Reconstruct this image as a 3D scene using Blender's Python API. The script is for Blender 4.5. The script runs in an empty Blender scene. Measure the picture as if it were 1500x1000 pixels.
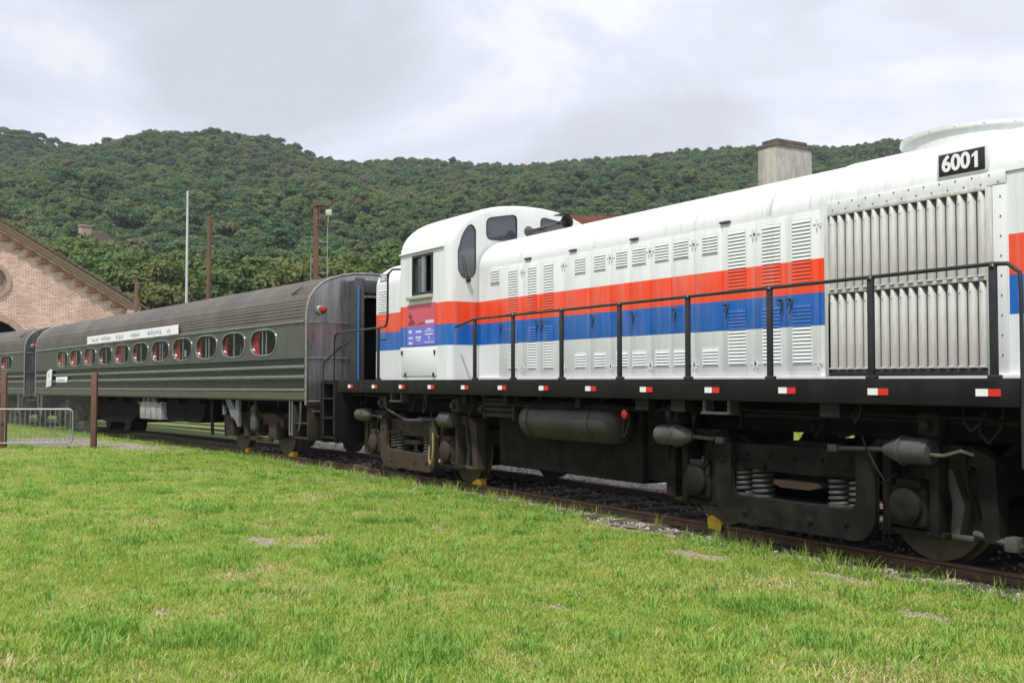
import bpy, bmesh, math, random
import numpy as np
from mathutils import Vector, Matrix, noise
from mathutils.geometry import delaunay_2d_cdt
R = math.radians
PI = math.pi
random.seed(7)
rng = np.random.default_rng(7)
sc = bpy.context.scene
col = sc.collection

# ------------------------------------------------------------------ camera, sky, sun, exposure
CAM_Z = 1.638
cam_d = bpy.data.cameras.new('camera')
cam = bpy.data.objects.new('camera', cam_d)
col.objects.link(cam)
cam_d.sensor_width = 36.0
cam_d.lens = 36.0 * 1550.0 / 1500.0
cam_d.clip_start = 0.1
cam_d.clip_end = 6000.0
PHI, PITCH = math.atan(953 / 1550), math.atan(58 / 1550)
fwd = Vector((-math.cos(PHI) * math.cos(PITCH), math.sin(PHI) * math.cos(PITCH), math.sin(PITCH)))
cam.location = (0, 0, CAM_Z)
cam.rotation_euler = fwd.to_track_quat('-Z', 'Y').to_euler()
sc.camera = cam

SUN_DIR = Vector((0.34, -0.50, 1.22)).normalized()      # towards the sun
w = bpy.data.worlds.new('World')
sc.world = w
w.use_nodes = True
nt = w.node_tree
nt.nodes.clear()
def N(tree, typ, **kw):
    n = tree.nodes.new(typ)
    for k, v in kw.items():
        if k.startswith('i_'):
            key = k[2:]
            n.inputs[int(key) if key.isdigit() else key.replace('_', ' ')].default_value = v
        else:
            setattr(n, k, v)
    return n
def ramp(tree, stops, interp='LINEAR'):
    r = tree.nodes.new('ShaderNodeValToRGB')
    r.color_ramp.interpolation = interp
    el = r.color_ramp.elements
    while len(el) < len(stops):
        el.new(0.5)
    for e, (p, c) in zip(el, stops):
        e.position = p
        e.color = (c, c, c, 1) if isinstance(c, (int, float)) else (*c, 1)
    return r
out = N(nt, 'ShaderNodeOutputWorld')
bg = N(nt, 'ShaderNodeBackground')
sky = N(nt, 'ShaderNodeTexSky', sky_type='NISHITA', sun_disc=False)
sky.sun_elevation = math.asin(SUN_DIR.z)
sky.sun_rotation = math.atan2(SUN_DIR.x, SUN_DIR.y)
sky.air_density = 1.2
sky.dust_density = 2.0
tc = N(nt, 'ShaderNodeTexCoord')
mp = N(nt, 'ShaderNodeMapping')
mp.inputs['Scale'].default_value = (1.0, 1.0, 2.1)
mp.inputs['Location'].default_value = (0.35, 0.1, 0.0)
n1 = N(nt, 'ShaderNodeTexNoise', i_Scale=3.1, i_Detail=9.0, i_Roughness=0.52, i_Distortion=0.35)
n2 = N(nt, 'ShaderNodeTexNoise', i_Scale=1.5, i_Detail=4.0, i_Roughness=0.5)
nt.links.new(tc.outputs['Generated'], mp.inputs[0])
nt.links.new(mp.outputs[0], n1.inputs['Vector'])
nt.links.new(mp.outputs[0], n2.inputs['Vector'])
# cloud deck: grey bases, pale lavender sheet, a few bright tears
cr = ramp(nt, [(0.40, 0.), (0.47, 0.), (0.535, 0.), (0.60, 0.)])
for e, c in zip(cr.color_ramp.elements, [(.70, .72, .785), (.765, .795, .885), (.82, .855, .975), (.95, .965, 1.0)]):
    e.color = (*c, 1)
nt.links.new(n1.outputs[0], cr.inputs[0])
cov = ramp(nt, [(0.34, 0.80), (0.52, 0.97)])
nt.links.new(n2.outputs[0], cov.inputs[0])
sc10 = N(nt, 'ShaderNodeVectorMath', operation='SCALE')
sc10.inputs['Scale'].default_value = 11.0            # cloud radiance in the sky texture's own units (strength 0.1)
nt.links.new(cr.outputs[0], sc10.inputs[0])
mx = N(nt, 'ShaderNodeMix', data_type='RGBA')
nt.links.new(cov.outputs[0], mx.inputs[0])
nt.links.new(sky.outputs[0], mx.inputs[6])
nt.links.new(sc10.outputs[0], mx.inputs[7])
nt.links.new(mx.outputs[2], bg.inputs[0])
bg.inputs[1].default_value = 0.1
nt.links.new(bg.outputs[0], out.inputs[0])

sun_d = bpy.data.lights.new('sun', 'SUN')
sun_d.energy = 4.6
sun_d.angle = R(2.5)
sun_d.color = (1.0, 0.96, 0.90)
sun = bpy.data.objects.new('sun', sun_d)
col.objects.link(sun)
sun.location = (0, 0, 60)
sun.rotation_euler = (-SUN_DIR).to_track_quat('-Z', 'Y').to_euler()

sc.view_settings.view_transform = 'Standard'
sc.view_settings.look = 'None'
sc.view_settings.gamma = 1.0
sc.view_settings.exposure = 0.0
sc.render.engine = 'CYCLES'
sc.cycles.max_bounces = 8
sc.cycles.transparent_max_bounces = 24

# ------------------------------------------------------------------ materials
def new_mat(name):
    m = bpy.data.materials.new(name)
    m.use_nodes = True
    t = m.node_tree
    b = t.nodes['Principled BSDF']
    return m, t, b
def mixc(t, fac, a, b, blend='MIX'):
    n = t.nodes.new('ShaderNodeMix')
    n.data_type = 'RGBA'
    n.blend_type = blend
    for i, v in ((0, fac), (6, a), (7, b)):
        if isinstance(v, bpy.types.NodeSocket):
            t.links.new(v, n.inputs[i])
        elif i == 0:
            n.inputs[0].default_value = v
        else:
            n.inputs[i].default_value = (*v, 1)
    return n.outputs[2]
def math_n(t, op, a, b=None, clamp=False):
    n = t.nodes.new('ShaderNodeMath')
    n.operation = op
    n.use_clamp = clamp
    for i, v in ((0, a), (1, b)):
        if v is None:
            continue
        if isinstance(v, bpy.types.NodeSocket):
            t.links.new(v, n.inputs[i])
        else:
            n.inputs[i].default_value = v
    return n.outputs[0]
def coords(t, scale=(1, 1, 1), kind='Object'):
    c = t.nodes.new('ShaderNodeTexCoord')
    m = t.nodes.new('ShaderNodeMapping')
    m.inputs['Scale'].default_value = scale
    t.links.new(c.outputs[kind], m.inputs[0])
    return m.outputs[0]
def tnoise(t, scale, detail=4, rough=.55, stretch=(1, 1, 1), kind='Object'):
    n = t.nodes.new('ShaderNodeTexNoise')
    n.inputs['Scale'].default_value = scale
    n.inputs['Detail'].default_value = detail
    n.inputs['Roughness'].default_value = rough
    t.links.new(coords(t, stretch, kind), n.inputs['Vector'])
    return n.outputs[0]
def rampv(t, sock, stops):
    r = ramp(t, stops)
    t.links.new(sock, r.inputs[0])
    return r.outputs[0]
def bump(t, b, sock, strength, dist=0.01):
    n = t.nodes.new('ShaderNodeBump')
    n.inputs['Strength'].default_value = strength
    n.inputs['Distance'].default_value = dist
    t.links.new(sock, n.inputs['Height'])
    t.links.new(n.outputs[0], b.inputs['Normal'])
MATS = {}
def pm(name, c1, c2=None, rough=.6, metal=0., scale=6., lo=.35, hi=.65, stretch=(1, 1, 1), bmp=0., bscale=None, spec=.5, dirt=None, dirt_amt=.5, dirt_scale=2.5, dstretch=(1, 1, 1)):
    m, t, b = new_mat(name)
    c = None
    if c2 is not None:
        f = rampv(t, tnoise(t, scale, 6, .6, stretch), [(lo, 0.), (hi, 1.)])
        c = mixc(t, f, c1, c2)
    if dirt is not None:
        f = rampv(t, tnoise(t, dirt_scale, 8, .65, dstretch), [(.45, 0.), (.72, dirt_amt)])
        c = mixc(t, f, c if c is not None else c1, dirt)
    if c is None:
        b.inputs['Base Color'].default_value = (*c1, 1)
    else:
        t.links.new(c, b.inputs['Base Color'])
    rv = rampv(t, tnoise(t, scale * 1.7, 4, .6, stretch), [(.3, max(0, rough - .08)), (.7, min(1, rough + .08))])
    t.links.new(rv, b.inputs['Roughness'])
    b.inputs['Metallic'].default_value = metal
    b.inputs['Specular IOR Level'].default_value = spec
    if bmp:
        bump(t, b, tnoise(t, bscale or scale * 4, 6, .65, stretch), bmp)
    MATS[name] = m
    return m

WHITE, RED, BLUE = (.70, .72, .715), (.80, .052, .0), (.0, .108, .44)
def paint_mat(name, striped=True, gap=True):
    """locomotive paint: white body with a red and a blue band at fixed heights, weathered"""
    m, t, b = new_mat(name)
    base = WHITE
    if striped:
        tcn = t.nodes.new('ShaderNodeTexCoord')
        sp = t.nodes.new('ShaderNodeSeparateXYZ')
        t.links.new(tcn.outputs['Object'], sp.inputs[0])
        z, x = sp.outputs['Z'], sp.outputs['X']
        g = lambda s, v: math_n(t, 'GREATER_THAN', s, v)
        l = lambda s, v: math_n(t, 'LESS_THAN', s, v)
        red = math_n(t, 'MULTIPLY', g(z, 2.54), l(z, 2.885))
        blu = math_n(t, 'MULTIPLY', g(z, 2.203), l(z, 2.54))
        if gap:
            keep = math_n(t, 'MAXIMUM', l(x, 4.655), g(x, 6.63))
            red = math_n(t, 'MULTIPLY', red, keep)
            blu = math_n(t, 'MULTIPLY', blu, keep)
        base = mixc(t, red, base, RED)
        base = mixc(t, blu, base, BLUE)
    # faint vertical rain streaks, general film of dirt, sparse chips
    st = rampv(t, tnoise(t, 1.0, 8, .7, (9., 9., .5)), [(.50, 0.), (.76, .42)])
    base = mixc(t, st, base, (.36, .35, .33))
    rs_ = rampv(t, tnoise(t, 1.0, 8, .75, (14., 14., .35)), [(.60, 0.), (.74, .55)])
    rm_ = rampv(t, tnoise(t, .9, 4, .6), [(.50, 0.), (.64, 1.)])
    base = mixc(t, math_n(t, 'MULTIPLY', rs_, rm_), base, (.27, .19, .13))
    fl = rampv(t, tnoise(t, 1.3, 7, .6), [(.42, 0.), (.75, .10)])
    base = mixc(t, fl, base, (.50, .47, .42))
    ch = rampv(t, tnoise(t, 38., 3, .5), [(.72, 0.), (.76, .5)])
    base = mixc(t, ch, base, (.25, .20, .17))
    t.links.new(base, b.inputs['Base Color'])
    b.inputs['Roughness'].default_value = .36
    rv = rampv(t, tnoise(t, 3., 5, .6), [(.3, .28), (.7, .48)])
    t.links.new(rv, b.inputs['Roughness'])
    bump(t, b, tnoise(t, 1.6, 3, .5), .12, .02)
    MATS[name] = m
    return m
paint = paint_mat('hood_paint')
white_paint = paint_mat('white_paint', striped=False)
# roof paint: heavier streaks running down the shoulder
m, t, b = new_mat('roof_paint')
st = rampv(t, tnoise(t, 1.0, 8, .72, (11., .8, .5)), [(.50, 0.), (.70, .60)])
pt = rampv(t, tnoise(t, .35, 3, .5, (1., .1, .1)), [(.46, .1), (.62, 1.)])
c = mixc(t, math_n(t, 'MULTIPLY', st, pt), WHITE, (.27, .27, .26))
c = mixc(t, rampv(t, tnoise(t, 1.1, 7, .6), [(.45, 0.), (.75, .14)]), c, (.52, .48, .40))
t.links.new(c, b.inputs['Base Color'])
b.inputs['Roughness'].default_value = .42
bump(t, b, tnoise(t, 1.6, 3, .5), .12, .02)
MATS['roof_paint'] = m
pm('sill_black', (.007, .008, .008), (.012, .012, .0115), .6, scale=3, stretch=(1, 1, .3), dirt=(.024, .023, .018), dirt_amt=.5, bmp=.1, spec=.15)
pm('rail_black', (.012, .013, .015), (.022, .022, .024), .45, scale=5)
pm('truck_black', (.008, .0075, .0068), (.015, .0135, .011), .8, scale=5, bmp=.35, bscale=30, dirt=(.036, .029, .020), dirt_amt=.55, spec=.12)
pm('truck_rust', (.042, .031, .023), (.068, .048, .034), .8, scale=5, bmp=.35, bscale=30, dirt=(.03, .027, .024), dirt_amt=.7, spec=.15)
pm('cyl_grey', (.042, .040, .040), (.066, .062, .060), .6, scale=5, bmp=.2, bscale=30, dirt=(.10, .08, .06), dirt_amt=.5)
pm('tank_grey', (.024, .023, .023), (.038, .036, .035), .5, scale=4, dirt=(.05, .042, .033), dirt_amt=.5, spec=.35)
pm('under_black', (.005, .005, .005), (.009, .0085, .008), .85, scale=3, spec=.1)
pm('steel_worn', (.36, .35, .33), (.25, .24, .22), .35, .8, scale=8)
pm('wheel_steel', (.07, .05, .04), (.12, .085, .065), .6, .3, scale=8, dirt=(.05, .035, .025), dirt_amt=.7)
pm('tread_steel', (.42, .40, .38), None, .3, .9)
pm('slot_dark', (.08, .085, .10), None, .7)
pm('red_plastic', (.34, .012, .010), None, .35)
pm('red_dark', (.35, .012, .012), (.22, .012, .012), .5)
pm('refl_white', (.80, .80, .80), None, .35)
pm('refl_red', (.62, .02, .015), None, .3)
pm('shutter_grey', (.62, .615, .59), (.50, .495, .47), .5, .15, scale=4, stretch=(3, 3, .6), dirt=(.24, .19, .14), dirt_amt=.45, dirt_scale=1.6, dstretch=(6, 6, .8), bmp=.1)
pm('stack_concrete', (.42, .41, .37), (.31, .29, .25), .8, scale=3, stretch=(4, 4, .5), dirt=(.12, .075, .065), dirt_amt=.75, dirt_scale=2.2, dstretch=(2, 2, .7), bmp=.3)
pm('stack_rim', (.07, .055, .05), (.13, .10, .09), .85, scale=7)
pm('board_black', (.012, .012, .014), None, .35)
pm('digit_white', (.82, .82, .82), None, .4)
pm('gasket', (.02, .02, .022), None, .6)
pm('chrome', (.62, .62, .63), (.48, .47, .46), .25, .9, scale=10)
pm('alu', (.50, .51, .52), (.40, .41, .42), .4, .7, scale=10)
pm('cream', (.42, .40, .33), None, .5)
pm('poster_pink', (.62, .10, .14), (.56, .085, .13), .4, scale=4)
pm('poster_purple', (.13, .15, .58), (.17, .16, .62), .4, scale=4)
pm('poster_dark', (.26, .02, .045), None, .45)
pm('poster_pale', (.62, .62, .86), None, .4)
pm('panel_grey', (.66, .68, .69), None, .4)
pm('cab_inside', (.075, .082, .085), None, .7)
pm('rubber', (.015, .015, .015), None, .7)
pm('hose_tan', (.32, .22, .10), None, .7)
pm('yellow_paint', (.72, .46, .012), (.60, .37, .015), .5, scale=14, dirt=(.12, .08, .04), dirt_amt=.4, dirt_scale=9)
# coaches
pm('coach_side', (.098, .104, .089), (.122, .127, .110), .34, .4, scale=2.5, stretch=(1, 1, .5), dirt=(.10, .085, .065), dirt_amt=.45, dirt_scale=1.2)
pm('coach_skirt', (.080, .079, .057), (.10, .097, .069), .5, .15, scale=2.5, dirt=(.07, .06, .045), dirt_amt=.5)
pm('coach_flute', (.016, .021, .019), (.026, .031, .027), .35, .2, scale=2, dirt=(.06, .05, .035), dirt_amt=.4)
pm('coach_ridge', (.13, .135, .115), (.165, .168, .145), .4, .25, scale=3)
pm('coach_roof', (.094, .079, .064), (.128, .110, .091), .55, .15, scale=.9, stretch=(1, .6, .6), dirt=(.045, .038, .032), dirt_amt=.6, dirt_scale=.6)
pm('coach_steel', (.50, .50, .505), (.35, .35, .355), .28, .85, scale=2, stretch=(5, 5, .35), dirt=(.16, .13, .11), dirt_amt=.5, dirt_scale=1.5, dstretch=(4, 4, .5))
pm('diaphragm_grey', (.045, .045, .047), (.07, .07, .072), .6, .2, scale=3)
pm('coach_trim', (.30, .29, .275), (.22, .21, .195), .45, .4, scale=6)
pm('coach_inside', (.10, .095, .085), None, .8)
pm('curtain_red', (.62, .030, .048), (.45, .020, .030), .85, scale=5, stretch=(6, 6, .5))
pm('seat_red', (.16, .012, .016), None, .8)
pm('battery_grey', (.33, .34, .33), (.25, .26, .25), .6, scale=5, dirt=(.13, .11, .08), dirt_amt=.5)
pm('brace_grey', (.17, .18, .19), (.12, .125, .13), .6, scale=5)
pm('blue_hose', (.03, .14, .38), None, .5)
pm('banner_white', (.78, .78, .78), (.72, .72, .73), .55, scale=2)
pm('ink_grey', (.30, .33, .44), None, .6)
# site
pm('rail_steel', (.105, .058, .040), (.16, .090, .062), .7, .3, scale=9, dirt=(.06, .035, .025), dirt_amt=.6, dirt_scale=6, bmp=.2)
pm('rail_head', (.20, .14, .11), (.30, .23, .19), .4, .7, scale=12, stretch=(.2, 1, 1))
pm('sleeper_wood', (.075, .055, .042), (.045, .034, .028), .9, scale=8, stretch=(1, 6, 1), bmp=.5)
pm('rust_post', (.125, .062, .042), (.17, .088, .058), .85, scale=9, dirt=(.08, .04, .028), dirt_amt=.6, dirt_scale=5, bmp=.3)
pm('galv', (.40, .41, .41), (.31, .32, .32), .45, .6, scale=14)
pm('pole_white', (.58, .59, .60), (.47, .48, .49), .55, scale=3, stretch=(1, 1, .3))
pm('pole_brown', (.115, .062, .042), (.17, .092, .058), .85, scale=4, stretch=(1, 1, .3))
pm('lamp_white', (.62, .62, .50), None, .5)
pm('stone_trim', (.50, .36, .285), (.40, .27, .21), .85, scale=4, bmp=.3)
pm('corbel_brick', (.23, .11, .08), (.30, .155, .115), .85, scale=5, bmp=.3)
pm('roof_tile', (.14, .095, .075), (.20, .145, .115), .85, scale=5, dirt=(.07, .06, .05), dirt_amt=.7, bmp=.5)
pm('roof_red', (.19, .055, .035), (.26, .085, .055), .7, scale=2, dirt=(.09, .05, .04), dirt_amt=.5)
pm('plaster', (.38, .30, .25), (.30, .23, .19), .9, scale=3)
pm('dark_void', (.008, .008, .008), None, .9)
pm('bark', (.085, .062, .045), (.13, .10, .075), .9, scale=7, bmp=.5)
pm('skin', (.36, .20, .14), None, .55)
pm('hair', (.010, .009, .009), None, .5)
pm('shirt', (.05, .06, .09), None, .8)
# brick wall
m, t, b = new_mat('brick_wall')
bt = t.nodes.new('ShaderNodeTexBrick')
bt.offset = .5
for k, v in (('Scale', 1.0), ('Brick Width', .36), ('Row Height', .13), ('Mortar Size', .020), ('Mortar Smooth', .2), ('Bias', .0)):
    bt.inputs[k].default_value = v
bt.inputs['Color1'].default_value = (.46, .195, .14, 1)
bt.inputs['Color2'].default_value = (.72, .46, .38, 1)
bt.inputs['Mortar'].default_value = (.86, .76, .68, 1)
cn = t.nodes.new('ShaderNodeTexCoord')
sp = t.nodes.new('ShaderNodeSeparateXYZ')
cb = t.nodes.new('ShaderNodeCombineXYZ')
t.links.new(cn.outputs['Object'], sp.inputs[0])
t.links.new(sp.outputs['Y'], cb.inputs[0])
t.links.new(sp.outputs['Z'], cb.inputs[1])
t.links.new(cb.outputs[0], bt.inputs['Vector'])
c = mixc(t, rampv(t, tnoise(t, .7, 6, .6), [(.4, 0.), (.75, .45)]), bt.outputs['Color'], (.30, .17, .13))
c = mixc(t, rampv(t, tnoise(t, 9., 3, .6), [(.55, 0.), (.7, .3)]), c, (.62, .45, .38))
t.links.new(c, b.inputs['Base Color'])
b.inputs['Roughness'].default_value = .9
bump(t, b, bt.outputs['Fac'], -.4, .02)
MATS['brick_wall'] = m
# leaf materials: colour per instance and per face position
def leaf_mat(name, stops, patch=.012):
    m, t, b = new_mat(name)
    oi = t.nodes.new('ShaderNodeObjectInfo')
    r = ramp(t, stops)
    g = t.nodes.new('ShaderNodeNewGeometry')
    pn = t.nodes.new('ShaderNodeTexNoise')
    pn.inputs['Scale'].default_value = patch
    pn.inputs['Detail'].default_value = 4
    t.links.new(g.outputs['Position'], pn.inputs['Vector'])
    f = math_n(t, 'ADD', math_n(t, 'MULTIPLY', oi.outputs['Random'], .72), math_n(t, 'MULTIPLY', math_n(t, 'SUBTRACT', pn.outputs[0], .25), .8), True)
    t.links.new(f, r.inputs[0])
    c = mixc(t, rampv(t, tnoise(t, 1.2, 3, .6), [(.35, 0.), (.7, .5)]), r.outputs[0], (.34, .42, .095) if name == 'grass_blade' else (.14, .27, .055) if name == 'lush_blade' else (.48, .40, .22) if name == 'straw_blade' else (.085, .115, .035))
    t.links.new(c, b.inputs['Base Color'])
    b.inputs['Roughness'].default_value = .65
    b.inputs['Specular IOR Level'].default_value = .25
    tr = t.nodes.new('ShaderNodeBsdfTranslucent')
    t.links.new(mixc(t, 1., c, (1.15, 1.25, .6), 'MULTIPLY'), tr.inputs[0])
    ms = t.nodes.new('ShaderNodeMixShader')
    ms.inputs[0].default_value = .40 if name == 'grass_blade' else .25
    t.links.new(b.outputs[0], ms.inputs[1])
    t.links.new(tr.outputs[0], ms.inputs[2])
    t.links.new(ms.outputs[0], t.nodes['Material Output'].inputs[0])
    MATS[name] = m
leaf_mat('forest_leaf', [(0., (.038, .078, .056)), (.35, (.070, .130, .068)), (.6, (.108, .180, .070)), (.8, (.160, .215, .082)), (1., (.175, .170, .105))])
leaf_mat('tree_leaf', [(0., (.048, .100, .026)), (.5, (.082, .142, .034)), (1., (.150, .158, .050))], .05)
leaf_mat('straw_blade', [(0., (.40, .34, .17)), (.5, (.52, .44, .24)), (1., (.60, .52, .32))], .8)
leaf_mat('lush_blade', [(0., (.13, .28, .05)), (.5, (.20, .36, .065)), (1., (.30, .43, .08))], .8)
leaf_mat('grass_blade', [(0., (.17, .31, .045)), (.35, (.275, .405, .068)), (.7, (.375, .45, .105)), (1., (.55, .50, .235))], 1.1)
# ground: soil between the grass blades with bare dry patches
PATCH = [(-11.5, 3.85, .62, .22), (-11.0, 4.1, .3, .14), (-8.3, 7.3, .6, .22), (-11.4, 5.95, .3, .16), (-10.2, 8.0, 1.3, .25), (-13.0, 8.1, 1.0, .2), (-5.3, 6.9, .35, .16), (-6.6, 7.6, .6, .16), (-33.5, 4.9, 3.6, 1.7), (-30.2, 6.3, 2.6, .7), (-8.4, 2.0, .2, .12), (-7.0, 4.7, .25, .12)]
m, t, b = new_mat('ground_soil')
c = mixc(t, rampv(t, tnoise(t, 3., 8, .6), [(.38, 0.), (.66, 1.)]), (.075, .13, .022), (.14, .165, .05))
c = mixc(t, rampv(t, tnoise(t, .9, 6, .6), [(.56, 0.), (.74, .8)]), c, (.20, .17, .09))
gpos = t.nodes.new('ShaderNodeNewGeometry')
gs = t.nodes.new('ShaderNodeSeparateXYZ')
t.links.new(gpos.outputs['Position'], gs.inputs[0])
pmin = None
for (px, py, ax, ay) in PATCH:
    ex = math_n(t, 'POWER', math_n(t, 'MULTIPLY', math_n(t, 'ADD', gs.outputs[0], -px), 1 / ax), 2.)
    ey = math_n(t, 'POWER', math_n(t, 'MULTIPLY', math_n(t, 'ADD', gs.outputs[1], -py), 1 / ay), 2.)
    e_ = math_n(t, 'ADD', ex, ey)
    pmin = e_ if pmin is None else math_n(t, 'MINIMUM', pmin, e_)
wob = t.nodes.new('ShaderNodeTexNoise')
wob.inputs['Scale'].default_value = 4.
wob.inputs['Detail'].default_value = 6
t.links.new(gpos.outputs['Position'], wob.inputs['Vector'])
pf = math_n(t, 'SUBTRACT', math_n(t, 'ADD', pmin, math_n(t, 'MULTIPLY', wob.outputs[0], 1.8)), .9)
dry = mixc(t, rampv(t, tnoise(t, 24., 6, .6), [(.35, 0.), (.65, 1.)]), (.20, .145, .09), (.36, .30, .22))
c = mixc(t, rampv(t, pf, [(.45, 1.), (.95, 0.)]), c, dry)
t.links.new(c, b.inputs['Base Color'])
b.inputs['Roughness'].default_value = .95
bump(t, b, tnoise(t, 22., 6, .7), .6, .02)
MATS['ground_soil'] = m
pm('dry_soil', (.24, .185, .125), (.34, .29, .22), .95, scale=9, bmp=.6, bscale=40, dirt=(.14, .095, .06), dirt_amt=.6, dirt_scale=7)
pm('ballast_soil', (.13, .105, .085), (.22, .195, .17), .95, scale=28, bmp=.9, bscale=40, dirt=(.075, .055, .042), dirt_amt=.7, dirt_scale=3)
pm('ballast_pale', (.20, .19, .175), (.36, .34, .32), .95, scale=24, bmp=.9, bscale=40, dirt=(.13, .11, .09), dirt_amt=.5, dirt_scale=3)
pm('stone', (.30, .27, .235), (.42, .39, .355), .9, scale=12, bmp=.4)
pm('hill_soil', (.020, .038, .016), (.035, .055, .022), .95, scale=.05)
def glass_mat(name, tint, refl=.12, body=(.05, .06, .065), solid=.25):
    m, t, b = new_mat(name)
    o = t.nodes['Material Output']
    tr = t.nodes.new('ShaderNodeBsdfTransparent')
    tr.inputs[0].default_value = (*tint, 1)
    b.inputs['Base Color'].default_value = (*body, 1)
    b.inputs['Roughness'].default_value = .25
    m1 = t.nodes.new('ShaderNodeMixShader')
    m1.inputs[0].default_value = solid
    t.links.new(tr.outputs[0], m1.inputs[1])
    t.links.new(b.outputs[0], m1.inputs[2])
    gl = t.nodes.new('ShaderNodeBsdfGlossy')
    gl.inputs['Roughness'].default_value = .04
    lw = t.nodes.new('ShaderNodeLayerWeight')
    sch = math_n(t, 'MULTIPLY', math_n(t, 'POWER', lw.outputs['Facing'], 5.), .9)
    m2 = t.nodes.new('ShaderNodeMixShader')
    t.links.new(math_n(t, 'ADD', sch, refl, True), m2.inputs[0])
    t.links.new(m1.outputs[0], m2.inputs[1])
    t.links.new(gl.outputs[0], m2.inputs[2])
    t.links.new(m2.outputs[0], o.inputs[0])
    MATS[name] = m
glass_mat('cab_glass', (.62, .68, .72), .09, (.10, .12, .14), .50)
glass_mat('coach_glass', (.80, .84, .82), .06, (.05, .06, .06), .06)

# ------------------------------------------------------------------ mesh helpers
def _inside(p, poly):
    c_ = False
    n = len(poly)
    for i in range(n):
        (x0, y0), (x1, y1) = poly[i][:2], poly[(i + 1) % n][:2]
        if (y0 > p[1]) != (y1 > p[1]) and p[0] < (x1 - x0) * (p[1] - y0) / (y1 - y0) + x0:
            c_ = not c_
    return c_
def tessellate_polygon(polys):
    """triangles of a polygon with holes (first outline is the outer one), as indices into the joined outlines"""
    flat, ed = [], []
    for q in polys:
        o = len(flat)
        flat += [Vector((p[0], p[1])) for p in q]
        ed += [(o + i, o + (i + 1) % len(q)) for i in range(len(q))]
    vo, eo, fo, ov, oe, of = delaunay_2d_cdt(flat, ed, [], 0, 1e-6)
    mp_ = [o[0] if o else min(range(len(flat)), key=lambda i: (flat[i] - vo[k]).length) for k, o in enumerate(ov)]
    tri = []
    for f in fo:
        c_ = [sum(vo[i][k] for i in f) / 3 for k in (0, 1)]
        if _inside(c_, polys[0]) and not any(_inside(c_, h_) for h_ in polys[1:]):
            tri.append(tuple(mp_[i] for i in f))
    return tri
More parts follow.
